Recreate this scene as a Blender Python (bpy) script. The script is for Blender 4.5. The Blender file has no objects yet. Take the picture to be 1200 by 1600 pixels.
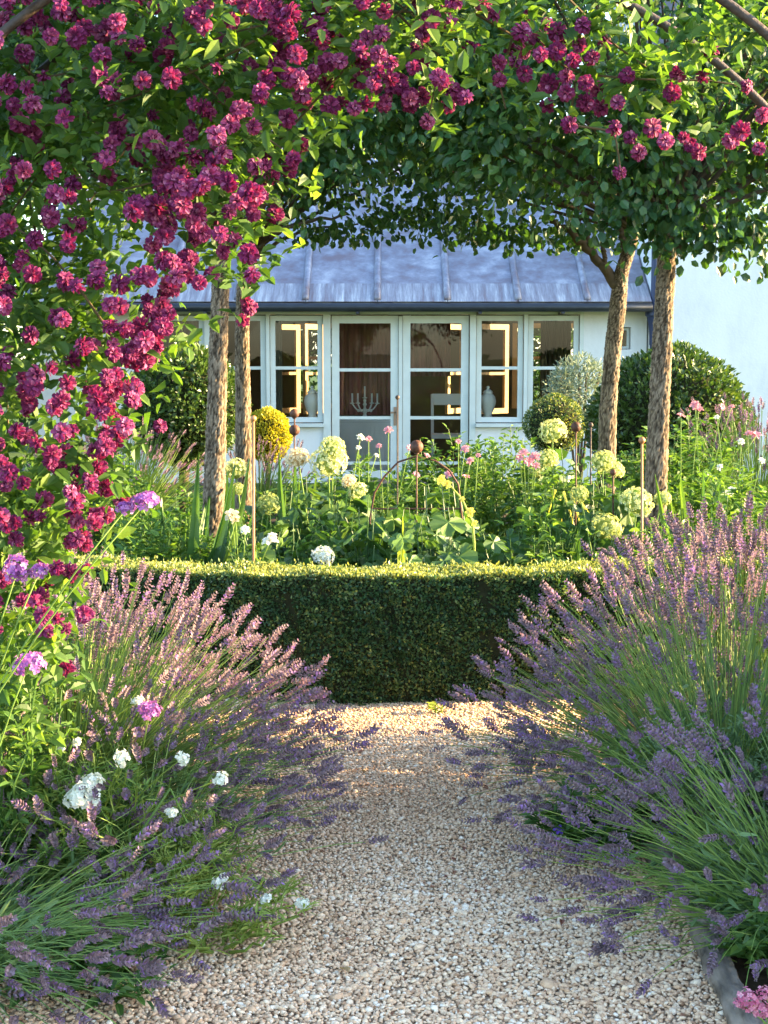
import bpy, math
import numpy as np

rng = np.random.default_rng(11)
scene = bpy.context.scene
R_ = math.radians

# ------------------------------------------------------------------ camera, sky, sun, exposure
CAM = np.array([0.0, 0.0, 1.5]); FPX = 2250.0; PITCH = math.atan(240.0 / FPX)
cam = bpy.data.cameras.new('camera')
cam.sensor_fit = 'VERTICAL'; cam.sensor_height = 36.0; cam.lens = FPX / 1600 * 36.0
cam.clip_start = 0.05; cam.clip_end = 1000
cam_o = bpy.data.objects.new('camera', cam)
scene.collection.objects.link(cam_o)
cam_o.location = CAM; cam_o.rotation_euler = (math.pi / 2 - PITCH, 0, 0)
scene.camera = cam_o

SUN_EL = R_(15.5); SUN_AZ = R_(82.0)        # azimuth from +Y towards +X
w = bpy.data.worlds.new("World"); scene.world = w; w.use_nodes = True
nt = w.node_tree
sky = nt.nodes.new('ShaderNodeTexSky'); sky.sky_type = 'NISHITA'; sky.sun_disc = False
sky.sun_elevation = SUN_EL; sky.sun_rotation = SUN_AZ; sky.ozone_density = 1.7
bg = nt.nodes['Background']; bg.inputs[1].default_value = 0.115
nt.links.new(sky.outputs[0], bg.inputs[0])
sun = bpy.data.lights.new('sun', 'SUN'); sun.energy = 4.3; sun.angle = R_(0.5); sun.color = (1.0, 0.72, 0.36)
sun_o = bpy.data.objects.new('sun', sun); scene.collection.objects.link(sun_o)
from mathutils import Vector, Matrix
sdir = Vector((math.sin(SUN_AZ) * math.cos(SUN_EL), math.cos(SUN_AZ) * math.cos(SUN_EL), math.sin(SUN_EL)))
sun_o.rotation_euler = sdir.to_track_quat('Z', 'Y').to_euler()
sun_o.location = sdir * 50
vs = scene.view_settings
vs.view_transform = 'Standard'; vs.look = 'None'; vs.gamma = 1.0; vs.exposure = 3.22
try: vs.use_curve_mapping = False
except Exception: pass
scene.cycles.max_bounces = 8; scene.cycles.transparent_max_bounces = 12
scene.cycles.transmission_bounces = 6; scene.cycles.diffuse_bounces = 4

# ------------------------------------------------------------------ helpers
def ray(px, py):
    c, s = math.cos(PITCH), math.sin(PITCH)
    a, b = px - 600.0, 800.0 - py
    return np.array([a, FPX * c + b * s, -FPX * s + b * c])
def P(px, py, Y):
    d = ray(px, py); return CAM + d * (Y / d[1])
def G(px, py, z=0.0):
    d = ray(px, py); return CAM + d * ((z - CAM[2]) / d[2])

def norm(a): return a / np.maximum(np.linalg.norm(a, axis=-1, keepdims=True), 1e-9)

def frames(axis, normal):
    """rotation matrices (N,3,3) whose columns are side, axis, normal"""
    axis = norm(axis); x = norm(np.cross(axis, normal)); n = np.cross(x, axis)
    return np.stack([x, axis, n], axis=-1)

def rand_dirs(n, up=0.0):
    d = rng.normal(size=(n, 3)); d = norm(d); d[:, 2] += up; return norm(d)

class MB:
    """collects triangles with a tint per vertex and a material index per face"""
    def __init__(s): s.V = []; s.F = []; s.T = []; s.M = []; s.n = 0
    def add(s, V, F, T=0.5, mi=0):
        V = np.asarray(V, float).reshape(-1, 3); F = np.asarray(F, int).reshape(-1, 3)
        s.V.append(V); s.F.append(F + s.n); s.n += len(V)
        T = np.asarray(T, float); s.T.append(np.full(len(V), float(T)) if T.ndim == 0 else T)
        s.M.append(np.full(len(F), mi)); return s
    def inst(s, tmpl, pos, rot, scale, tint, mi=0):
        tv, tf, tt = tmpl
        pos = np.asarray(pos, float); N = len(pos)
        if N == 0: return s
        scale = np.asarray(scale, float)
        if scale.ndim < 2: scale = np.broadcast_to(scale.reshape(-1, 1), (N, 3))
        tvs = tv[None] * scale[:, None, :]
        V = np.einsum('nij,nkj->nki', rot, tvs) + pos[:, None, :]
        F = tf[None] + (np.arange(N) * len(tv))[:, None, None]
        T = np.clip(np.asarray(tint).reshape(-1, 1) + (tt - 0.5)[None], 0, 1) * np.ones((N, 1))
        return s.add(V, F, T.ravel(), mi)
    def box(s, x0, x1, y0, y1, z0, z1, T=0.5, mi=0):
        V = [(x, y, z) for x in (x0, x1) for y in (y0, y1) for z in (z0, z1)]
        F = [(0, 1, 3), (0, 3, 2), (4, 6, 7), (4, 7, 5), (0, 4, 5), (0, 5, 1), (2, 3, 7), (2, 7, 6), (0, 2, 6), (0, 6, 4), (1, 5, 7), (1, 7, 3)]
        return s.add(V, F, T, mi)
    def tubes(s, C, rad, sides=4, T=0.5, mi=0, cap=True):
        """C (N,S,3) centre lines, rad (N,S)"""
        C = np.asarray(C, float)
        if C.ndim == 2: C = C[None]
        N, S, _ = C.shape
        rad = np.broadcast_to(np.asarray(rad, float), (N, S))
        D = np.gradient(C, axis=1); D = norm(D)
        ref = np.where(np.abs(D[:, :1, 2:3]) > 0.9, np.array([[[1.0, 0, 0]]]), np.array([[[0, 0, 1.0]]]))
        ref = np.broadcast_to(ref, D.shape)
        u = norm(np.cross(D, ref)); v = np.cross(D, u)
        a = np.arange(sides) * 2 * math.pi / sides
        ring = C[:, :, None, :] + rad[:, :, None, None] * (np.cos(a)[None, None, :, None] * u[:, :, None, :] + np.sin(a)[None, None, :, None] * v[:, :, None, :])
        i = np.arange(S - 1)[:, None] * sides; j = np.arange(sides)[None]; j2 = (j + 1) % sides
        q = np.stack([i + j, i + j2, i + sides + j2, i + sides + j], -1).reshape(-1, 4)
        F = np.concatenate([q[:, [0, 1, 2]], q[:, [0, 2, 3]]])
        if cap:
            e = (S - 1) * sides
            F = np.concatenate([F, [(0, k + 1, k) for k in range(1, sides - 1)], [(e, e + k, e + k + 1) for k in range(1, sides - 1)]])
        F = F[None] + (np.arange(N) * S * sides)[:, None, None]
        T = np.asarray(T, float)
        if T.ndim == 1: T = np.repeat(T, S * sides)
        return s.add(ring, F, T, mi)
    def sphere(s, c, r, nu=14, nv=9, T=0.5, mi=0):
        r = np.broadcast_to(np.asarray(r, float), (3,))
        V = [(0, 0, 1)] + [(math.sin(math.pi * k / nv) * math.cos(2 * math.pi * j / nu), math.sin(math.pi * k / nv) * math.sin(2 * math.pi * j / nu), math.cos(math.pi * k / nv)) for k in range(1, nv) for j in range(nu)] + [(0, 0, -1)]
        F = [(0, 1 + j, 1 + (j + 1) % nu) for j in range(nu)]
        for k in range(nv - 2):
            for j in range(nu):
                a, b = 1 + k * nu + j, 1 + k * nu + (j + 1) % nu
                F += [(a, a + nu, b + nu), (a, b + nu, b)]
        L = len(V) - 1
        F += [(L, 1 + (nv - 2) * nu + (j + 1) % nu, 1 + (nv - 2) * nu + j) for j in range(nu)]
        return s.add(np.array(V) * r + np.asarray(c), F, T, mi)
    def lathe(s, c, prof, n=20, T=0.5, mi=0):
        prof = np.array(prof, float); a = np.arange(n) * 2 * math.pi / n
        V = np.stack([prof[:, None, 0] * np.cos(a), prof[:, None, 0] * np.sin(a), prof[:, None, 1] + 0 * a], -1) + np.asarray(c)
        i = np.arange(len(prof) - 1)[:, None] * n; j = np.arange(n)[None]; j2 = (j + 1) % n
        q = np.stack([i + j, i + j2, i + n + j2, i + n + j], -1).reshape(-1, 4)
        return s.add(V, np.concatenate([q[:, [0, 1, 2]], q[:, [0, 2, 3]]]), T, mi)
    def mesh(s, name, mats, origin=(0, 0, 0), smooth=False):
        me = bpy.data.meshes.new(name)
        if not isinstance(mats, (list, tuple)): mats = [mats]
        for m in mats: me.materials.append(m)
        if s.n == 0: return me
        V = np.concatenate(s.V) - np.asarray(origin); F = np.concatenate(s.F); M = np.concatenate(s.M); T = np.concatenate(s.T)
        me.vertices.add(len(V)); me.vertices.foreach_set('co', V.astype(np.float32).ravel())
        me.loops.add(len(F) * 3); me.loops.foreach_set('vertex_index', F.astype(np.int32).ravel())
        me.polygons.add(len(F)); me.polygons.foreach_set('loop_start', np.arange(len(F), dtype=np.int32) * 3)
        me.polygons.foreach_set('material_index', M.astype(np.int32))
        me.polygons.foreach_set('use_smooth', np.full(len(F), smooth))
        at = me.attributes.new('tint', 'FLOAT', 'POINT'); at.data.foreach_set('value', T.astype(np.float32))
        me.update(calc_edges=True); me.validate()
        return me

COL = scene.collection
def link(name, data, parent=None, loc=(0, 0, 0)):
    o = bpy.data.objects.new(name, data); COL.objects.link(o)
    o.location = [float(v) for v in loc]
    if parent is not None: o.parent = parent
    return o
def thing(name, label, cat, loc, group=None):
    o = link(name, None, None, loc); o['label'] = label; o['category'] = cat
    o.empty_display_size = 0.1
    if group: o['group'] = group
    return o
def part(name, mb, mats, parent, smooth=False, stuff=False, label=None):
    """mesh given in world coordinates, made a child of parent"""
    org = np.zeros(3); p = parent
    while p is not None: org = org + np.array(p.location); p = p.parent
    o = link(name, mb.mesh(name, mats, org, smooth), parent)
    if stuff: o['kind'] = 'stuff'
    if label: o['label'] = label
    return o
def struct(name, mb, mats, smooth=False):
    o = link(name, mb.mesh(name, mats, (0, 0, 0), smooth)); o['kind'] = 'structure'; return o
def rot_obj(o, Rm, sc):
    M = Matrix(((*Rm[0], 0), (*Rm[1], 0), (*Rm[2], 0), (0, 0, 0, 1)))
    o.rotation_euler = M.to_euler(); o.scale = (sc, sc, sc) if np.ndim(sc) == 0 else sc
def place_many(name, meshes, parent, pos, rot, sc):
    """copies of one piece as separate objects that share mesh data"""
    b = np.array(parent.location)
    for k in range(len(pos)):
        o = link(name, meshes[int(rng.integers(len(meshes)))], parent, pos[k] - b)
        rot_obj(o, rot[k], float(sc[k]))
def split_near(pos, n=300):
    """indices of the n pieces nearest to the camera, and the rest"""
    d = np.linalg.norm(pos - CAM, axis=1); order = np.argsort(d)
    return order[:n], order[n:]

# ------------------------------------------------------------------ materials
def new_mat(name):
    m = bpy.data.materials.new(name); m.use_nodes = True
    t = m.node_tree; b = t.nodes['Principled BSDF']
    return m, t, b
def ramp(t, stops, fac):
    r = t.nodes.new('ShaderNodeValToRGB'); e = r.color_ramp.elements
    while len(e) < len(stops): e.new(0.5)
    for k, (p, c) in enumerate(stops): e[k].position = p; e[k].color = (*c, 1)
    t.links.new(fac, r.inputs[0]); return r.outputs[0]
def noise(t, scale, detail=4, vec=None, rough=0.5, stretch=None):
    n = t.nodes.new('ShaderNodeTexNoise'); n.inputs['Scale'].default_value = scale; n.inputs['Detail'].default_value = detail
    n.inputs['Roughness'].default_value = rough
    tc = t.nodes.new('ShaderNodeTexCoord')
    mp = t.nodes.new('ShaderNodeMapping')
    if stretch: mp.inputs['Scale'].default_value = stretch
    t.links.new(tc.outputs['Object'], mp.inputs[0]); t.links.new(mp.outputs[0], n.inputs[0])
    return n.outputs[0]
def bump(t, b, h, strength, dist):
    n = t.nodes.new('ShaderNodeBump'); n.inputs['Strength'].default_value = strength; n.inputs['Distance'].default_value = dist
    t.links.new(h, n.inputs['Height']); t.links.new(n.outputs[0], b.inputs['Normal'])
def leaf_mat(name, stops, trans=0.35, tcol=(1.0, 1.0, 0.35), rough=0.5, spec=0.35, tgain=1.6):
    """foliage or petals: tint attribute -> colour, part of the light passes through"""
    m, t, b = new_mat(name)
    a = t.nodes.new('ShaderNodeAttribute'); a.attribute_name = 'tint'
    c = ramp(t, stops, a.outputs['Fac'])
    t.links.new(c, b.inputs['Base Color']); b.inputs['Roughness'].default_value = rough; b.inputs['Specular IOR Level'].default_value = spec
    if trans > 0:
        mul = t.nodes.new('ShaderNodeMix'); mul.data_type = 'RGBA'; mul.blend_type = 'MULTIPLY'; mul.inputs[0].default_value = 1.0
        t.links.new(c, mul.inputs[6]); mul.inputs[7].default_value = (tcol[0] * tgain, tcol[1] * tgain, tcol[2] * tgain, 1)
        tr = t.nodes.new('ShaderNodeBsdfTranslucent'); t.links.new(mul.outputs[2], tr.inputs[0])
        mx = t.nodes.new('ShaderNodeMixShader'); mx.inputs[0].default_value = trans
        t.links.new(b.outputs[0], mx.inputs[1]); t.links.new(tr.outputs[0], mx.inputs[2])
        t.links.new(mx.outputs[0], t.nodes['Material Output'].inputs[0])
    return m
def plain(name, col, rough=0.6, spec=0.4, metal=0.0, var=0.0, vscale=8.0, bmp=0.0, bscale=60.0, stretch=None):
    m, t, b = new_mat(name)
    b.inputs['Roughness'].default_value = rough; b.inputs['Specular IOR Level'].default_value = spec; b.inputs['Metallic'].default_value = metal
    b.inputs['Base Color'].default_value = (*col, 1)
    if var > 0:
        c = np.array(col)
        o = ramp(t, [(0.3, tuple(c * (1 - var))), (0.7, tuple(np.minimum(c * (1 + var), 1)))], noise(t, vscale, 6, stretch=stretch))
        t.links.new(o, b.inputs['Base Color'])
    if bmp > 0: bump(t, b, noise(t, bscale, 5, stretch=stretch), bmp, 0.01)
    return m

M_clem_leaf = leaf_mat('clematis_leaf', [(0.0, (0.024, 0.060, 0.012)), (0.5, (0.070, 0.145, 0.028)), (1.0, (0.18, 0.27, 0.05))], 0.45)
M_clem_flower = leaf_mat('clematis_petal', [(0.0, (0.075, 0.005, 0.034)), (0.45, (0.18, 0.018, 0.095)), (0.7, (0.29, 0.055, 0.165)), (1.0, (0.50, 0.20, 0.34))], 0.3, (1.0, 0.5, 0.5), 0.6, 0.2, 1.5)
M_vine = plain('vine_stem', (0.10, 0.07, 0.035), 0.8, 0.2, var=0.3, vscale=30)
M_tree_leaf = leaf_mat('tree_leaf', [(0.0, (0.018, 0.050, 0.016)), (0.55, (0.040, 0.104, 0.032)), (1.0, (0.11, 0.19, 0.045))], 0.36, (1.0, 0.95, 0.25), 0.42, 0.45, 1.9)
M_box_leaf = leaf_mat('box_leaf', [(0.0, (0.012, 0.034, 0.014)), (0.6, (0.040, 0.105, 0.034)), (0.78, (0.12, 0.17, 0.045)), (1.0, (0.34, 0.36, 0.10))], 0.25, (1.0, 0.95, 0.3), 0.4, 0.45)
M_bay_leaf = leaf_mat('bay_leaf', [(0.0, (0.018, 0.045, 0.012)), (0.6, (0.060, 0.115, 0.026)), (1.0, (0.14, 0.19, 0.045))], 0.2, (1.0, 1.0, 0.3), 0.35, 0.5)
M_gold_leaf = leaf_mat('golden_box_leaf', [(0.0, (0.14, 0.16, 0.012)), (0.6, (0.38, 0.36, 0.03)), (1.0, (0.55, 0.48, 0.05))], 0.3, (1.0, 0.95, 0.3), 0.5, 0.3)
M_olive_leaf = leaf_mat('silver_leaf', [(0.0, (0.08, 0.12, 0.08)), (1.0, (0.26, 0.32, 0.24))], 0.2, (1, 1, 0.7), 0.6, 0.3)
M_core = plain('twig_mass', (0.022, 0.026, 0.012), 0.95, 0.1, var=0.4, vscale=40)
M_lav_stem = leaf_mat('lavender_stem', [(0.0, (0.09, 0.16, 0.035)), (0.5, (0.18, 0.28, 0.06)), (1.0, (0.34, 0.42, 0.11))], 0.25, (1, 1, 0.4), 0.55, 0.3)
M_lav_leaf = leaf_mat('lavender_leaf', [(0.0, (0.05, 0.10, 0.035)), (1.0, (0.17, 0.26, 0.10))], 0.2, (1, 1, 0.5), 0.65, 0.2)
M_lav_fl = leaf_mat('lavender_flower', [(0.0, (0.075, 0.055, 0.060)), (0.40, (0.205, 0.150, 0.165)), (0.72, (0.33, 0.24, 0.28)), (0.9, (0.33, 0.21, 0.31)), (1.0, (0.30, 0.17, 0.42))], 0.25, (1, 0.8, 0.85), 0.7, 0.15)
M_green = leaf_mat('perennial_leaf', [(0.0, (0.030, 0.075, 0.016)), (0.5, (0.075, 0.16, 0.032)), (1.0, (0.17, 0.27, 0.055))], 0.35, (1, 1, 0.35), 0.5, 0.35)
M_big = leaf_mat('broad_leaf', [(0.0, (0.022, 0.065, 0.020)), (0.5, (0.055, 0.125, 0.034)), (1.0, (0.12, 0.20, 0.05))], 0.3, (1, 1, 0.35), 0.45, 0.4)
M_lime = leaf_mat('lime_leaf', [(0.0, (0.12, 0.20, 0.03)), (1.0, (0.36, 0.42, 0.10))], 0.35, (1, 1, 0.4), 0.55, 0.3)
M_hyd = leaf_mat('hydrangea_floret', [(0.0, (0.20, 0.27, 0.07)), (0.5, (0.46, 0.50, 0.20)), (1.0, (0.68, 0.66, 0.40))], 0.3, (1, 1, 0.7), 0.6, 0.2)
M_white_fl = leaf_mat('white_petal', [(0.0, (0.48, 0.52, 0.36)), (0.5, (0.76, 0.77, 0.68)), (1.0, (0.84, 0.83, 0.78))], 0.3, (1, 1, 0.9), 0.6, 0.2, 1.1)
M_cream_fl = leaf_mat('cream_petal', [(0.0, (0.5, 0.38, 0.20)), (1.0, (0.80, 0.72, 0.52))], 0.3, (1, 1, 0.8), 0.6, 0.2, 1.1)
M_pink_fl = leaf_mat('pink_petal', [(0.0, (0.40, 0.14, 0.20)), (0.5, (0.62, 0.30, 0.36)), (1.0, (0.78, 0.50, 0.54))], 0.3, (1, 0.8, 0.8), 0.6, 0.2, 1.1)
M_verb = leaf_mat('verbena_floret', [(0.0, (0.16, 0.04, 0.18)), (0.5, (0.40, 0.13, 0.42)), (1.0, (0.60, 0.32, 0.58))], 0.25, (1, 0.8, 0.9), 0.6, 0.2, 1.1)
M_pink_head = leaf_mat('rosy_floret', [(0.0, (0.22, 0.03, 0.07)), (0.5, (0.52, 0.12, 0.22)), (1.0, (0.70, 0.36, 0.42))], 0.25, (1, 0.8, 0.8), 0.6, 0.2, 1.1)
M_violet = leaf_mat('violet_petal', [(0.0, (0.07, 0.02, 0.28)), (1.0, (0.22, 0.12, 0.55))], 0.25, (0.9, 0.8, 1.0), 0.6, 0.2, 1.1)
M_yellow = leaf_mat('yellow_leaf', [(0.0, (0.40, 0.38, 0.06)), (1.0, (0.66, 0.58, 0.16))], 0.35, (1, 1, 0.5), 0.5, 0.3)
M_rust = plain('rusty_iron', (0.085, 0.034, 0.020), 0.65, 0.35, var=0.5, vscale=25, bmp=0.3, bscale=80)
M_iron = plain('arch_iron', (0.055, 0.036, 0.028), 0.6, 0.35, var=0.4, vscale=40, bmp=0.3, bscale=120)
M_copper = plain('copper_rod', (0.38, 0.17, 0.07), 0.5, 0.4, var=0.2, vscale=30)

def bark_mat():
    m, t, b = new_mat('tree_bark')
    a = t.nodes.new('ShaderNodeAttribute'); a.attribute_name = 'tint'
    n = noise(t, 22, 6, rough=0.65, stretch=(1, 1, 0.35))
    mx = t.nodes.new('ShaderNodeMath'); mx.operation = 'MULTIPLY_ADD'
    t.links.new(n, mx.inputs[0]); mx.inputs[1].default_value = 0.36; 
    s = t.nodes.new('ShaderNodeMath'); s.operation = 'MULTIPLY_ADD'; t.links.new(a.outputs['Fac'], s.inputs[0]); s.inputs[1].default_value = 0.85; s.inputs[2].default_value = -0.12
    t.links.new(s.outputs[0], mx.inputs[2])
    c = ramp(t, [(0.12, (0.030, 0.021, 0.014)), (0.40, (0.10, 0.073, 0.050)), (0.70, (0.23, 0.175, 0.125)), (1.0, (0.38, 0.31, 0.23))], mx.outputs[0])
    t.links.new(c, b.inputs['Base Color']); b.inputs['Roughness'].default_value = 0.9; b.inputs['Specular IOR Level'].default_value = 0.15
    bump(t, b, noise(t, 70, 6, rough=0.7, stretch=(1, 1, 0.5)), 0.5, 0.006)
    return m
M_bark = bark_mat()

def gravel_mat():
    m, t, b = new_mat('gravel_stone')
    a = t.nodes.new('ShaderNodeAttribute'); a.attribute_name = 'tint'
    c = ramp(t, [(0.0, (0.17, 0.10, 0.055)), (0.2, (0.42, 0.24, 0.13)), (0.55, (0.72, 0.47, 0.285)), (0.8, (0.84, 0.63, 0.42)), (1.0, (0.88, 0.76, 0.60))], a.outputs['Fac'])
    mul = t.nodes.new('ShaderNodeMix'); mul.data_type = 'RGBA'; mul.blend_type = 'MULTIPLY'; mul.inputs[0].default_value = 0.5
    t.links.new(c, mul.inputs[6])
    t.links.new(ramp(t, [(0.3, (0.6, 0.52, 0.44)), (0.65, (1, 1, 1))], noise(t, 90, 5)), mul.inputs[7])
    t.links.new(mul.outputs[2], b.inputs['Base Color']); b.inputs['Roughness'].default_value = 0.8; b.inputs['Specular IOR Level'].default_value = 0.25
    bump(t, b, noise(t, 300, 4), 0.35, 0.002)
    return m
M_gravel = gravel_mat()
M_pathbase = plain('path_grit', (0.42, 0.31, 0.21), 0.95, 0.1, var=0.45, vscale=160, bmp=0.6, bscale=250)
M_soil = plain('garden_soil', (0.055, 0.040, 0.026), 0.95, 0.1, var=0.4, vscale=30, bmp=0.8, bscale=40)
M_grass = plain('lawn_green', (0.055, 0.095, 0.025), 0.95, 0.1, var=0.4, vscale=12, bmp=0.6, bscale=60)
M_edge = plain('weathered_edging', (0.20, 0.165, 0.13), 0.95, 0.1, var=0.55, vscale=26, bmp=0.9, bscale=60, stretch=(1, .35, 1))

# house materials
def wall_mat():
    m, t, b = new_mat('white_render')
    c = ramp(t, [(0.28, (0.60, 0.60, 0.585)), (0.5, (0.69, 0.69, 0.685)), (0.7, (0.72, 0.72, 0.72))], noise(t, 1.6, 9, rough=0.68, stretch=(1.6, 1, .7)))
    t.links.new(c, b.inputs['Base Color']); b.inputs['Roughness'].default_value = 0.9; b.inputs['Specular IOR Level'].default_value = 0.2
    bump(t, b, noise(t, 40, 6), 0.25, 0.01); return m
M_wall = wall_mat()
M_paint = plain('sage_grey_paint', (0.55, 0.595, 0.57), 0.45, 0.4, var=0.06, vscale=6)
M_slate = plain('gutter_black', (0.016, 0.020, 0.028), 0.4, 0.5, var=0.2, vscale=10)
M_pipe = plain('navy_pipe', (0.018, 0.030, 0.085), 0.45, 0.5)
def lead_mat():
    m, t, b = new_mat('weathered_lead')
    n1 = noise(t, 2.6, 8, rough=0.65); n2 = noise(t, 9, 6, rough=0.7, stretch=(1.6, 0.25, 0.25))
    mx = t.nodes.new('ShaderNodeMath'); mx.operation = 'ADD'; t.links.new(n1, mx.inputs[0]); n3 = noise(t, 5.5, 6, rough=0.6); t.links.new(n3, mx.inputs[1])
    hf = t.nodes.new('ShaderNodeMath'); hf.operation = 'MULTIPLY'; hf.inputs[1].default_value = 0.5; t.links.new(mx.outputs[0], hf.inputs[0])
    c = ramp(t, [(0.36, (0.150, 0.105, 0.120)), (0.46, (0.175, 0.165, 0.205)), (0.54, (0.235, 0.235, 0.285)), (0.66, (0.42, 0.42, 0.46))], hf.outputs[0])
    t.links.new(c, b.inputs['Base Color']); b.inputs['Roughness'].default_value = 0.42; b.inputs['Specular IOR Level'].default_value = 0.6
    b.inputs['Metallic'].default_value = 0.15
    bump(t, b, noise(t, 14, 6), 0.3, 0.01); return m
M_lead = lead_mat()
def lead_strip_mat():
    m, t, b = new_mat('streaked_lead')
    n2 = noise(t, 7, 7, rough=0.72, stretch=(1.6, 0.12, 0.12))
    c = ramp(t, [(0.34, (0.16, 0.11, 0.115)), (0.45, (0.20, 0.19, 0.225)), (0.54, (0.28, 0.28, 0.315)), (0.66, (0.52, 0.52, 0.53))], n2)
    t.links.new(c, b.inputs['Base Color']); b.inputs['Roughness'].default_value = 0.5; b.inputs['Metallic'].default_value = 0.1
    bump(t, b, noise(t, 14, 6), 0.3, 0.01); return m
M_lead2 = lead_strip_mat()
def glass_mat():
    m, t, b = new_mat('window_glass')
    gl = t.nodes.new('ShaderNodeBsdfGlossy'); gl.inputs['Roughness'].default_value = 0.01
    tr = t.nodes.new('ShaderNodeBsdfTransparent'); tr.inputs[0].default_value = (0.93, 0.95, 0.93, 1)
    fr = t.nodes.new('ShaderNodeFresnel'); fr.inputs[0].default_value = 1.5
    mx = t.nodes.new('ShaderNodeMixShader')
    t.links.new(fr.outputs[0], mx.inputs[0]); t.links.new(tr.outputs[0], mx.inputs[1]); t.links.new(gl.outputs[0], mx.inputs[2])
    t.links.new(mx.outputs[0], t.nodes['Material Output'].inputs[0]); return m
M_glass = glass_mat()
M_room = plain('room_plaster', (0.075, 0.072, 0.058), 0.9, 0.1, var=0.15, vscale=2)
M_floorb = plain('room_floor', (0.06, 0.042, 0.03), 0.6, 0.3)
M_wood = plain('pale_wood_frame', (0.40, 0.27, 0.13), 0.6, 0.3, var=0.1, vscale=10)
M_curtain = plain('dusty_pink_curtain', (0.27, 0.115, 0.105), 0.95, 0.1, var=0.25, vscale=5, stretch=(4, 4, 0.5))
M_drape = plain('grey_curtain', (0.13, 0.125, 0.105), 0.95, 0.1, var=0.2, vscale=6, stretch=(4, 4, 0.4))
M_cloth = plain('white_cloth', (0.75, 0.75, 0.74), 0.9, 0.1)
M_ceramic = plain('white_ceramic', (0.74, 0.76, 0.74), 0.35, 0.5, var=0.05)
M_brass = plain('door_brass', (0.32, 0.22, 0.16), 0.4, 0.5, metal=0.6)

# ------------------------------------------------------------------ leaf, petal and flower shapes (y = along, z = normal)
def leaf_tmpl(w=0.5, fold=0.12, curl=0.12, wide_at=0.38):
    a, b_ = wide_at * 0.75, wide_at + 0.32
    V = np.array([(0, 0, 0), (0, a, 0), (0, b_, -curl * 0.4), (0, 1, -curl), (-w * .46, a, fold), (-w * .36, b_, fold * .8 - curl * .4), (w * .46, a, fold), (w * .36, b_, fold * .8 - curl * .4)], float)
    F = np.array([(0, 1, 4), (1, 5, 4), (1, 2, 5), (2, 3, 5), (0, 6, 1), (1, 6, 7), (1, 7, 2), (2, 7, 3)])
    T = np.array([.40, .45, .5, .56, .5, .56, .5, .56]); return V, F, T
def diamond(w=0.55, fold=0.1, at=0.5):
    V = np.array([(0, 0, 0), (w / 2, at, fold), (0, 1, 0), (-w / 2, at, fold)], float)
    return V, np.array([(0, 1, 2), (0, 2, 3)]), np.array([.45, .5, .55, .5])
def blade_tmpl():
    V = []; n = 6
    for k in range(n):
        u = k / (n - 1); wd = 0.035 * (1 - u ** 2.2) + 0.002; V += [(-wd, u, -0.25 * u ** 3), (0, u, -0.02 - 0.25 * u ** 3), (wd, u, -0.25 * u ** 3)]
    F = []
    for k in range(n - 1):
        for j in (0, 1):
            a = k * 3 + j; F += [(a, a + 1, a + 4), (a, a + 4, a + 3)]
    T = np.repeat(np.linspace(.4, .6, n), 3); return np.array(V, float), np.array(F), T
def lobed_leaf(nl=5, w=1.0):
    """broad palmate leaf with toothed lobes, stalk end at the origin"""
    V = [(0, 0.32, -0.02)]; n = nl * 4
    T = [0.4]
    for k in range(n + 1):
        a = R_(-152) + R_(304) * k / n
        r = 0.40 + 0.15 * abs(math.cos(math.pi * (k / 4.0 - 0.5))) ** 0.6 + 0.03 * (k % 2)
        x, y = math.sin(a) * r * w, 0.32 + math.cos(a) * r * (1.15 if abs(a) < 1 else 0.85)
        V.append((x, y, -0.22 * r * r + 0.05 * math.cos(math.pi * (k / 2.0)))); T.append(0.5 + 0.07 * math.cos(math.pi * k / 2.0))
    F = [(0, k + 1, k) for k in range(1, n + 1)]
    return np.array(V, float), np.array(F), np.array(T)
LEAF = leaf_tmpl(); LEAF_R = leaf_tmpl(0.72, 0.10, 0.14, 0.45); LEAF_N = leaf_tmpl(0.22, 0.04, 0.15, 0.4); DIA = diamond(); BLADE = blade_tmpl()
LOBED = lobed_leaf(); PET = leaf_tmpl(0.8, 0.12, 0.18, 0.55); SMALLPET = diamond(0.85, 0.08, 0.62)

def ring_frames(n, elev, jit=0.15, a0=None):
    a = np.arange(n) * 2 * math.pi / n + (rng.uniform(0, 6) if a0 is None else a0) + rng.normal(0, jit, n)
    e = elev + rng.normal(0, jit, n)
    d = np.stack([np.cos(a) * np.cos(e), np.sin(a) * np.cos(e), np.sin(e)], 1)
    nrm = np.stack([-np.cos(a) * np.sin(e), -np.sin(a) * np.sin(e), np.cos(e)], 1)
    return d, frames(d, nrm)

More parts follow.
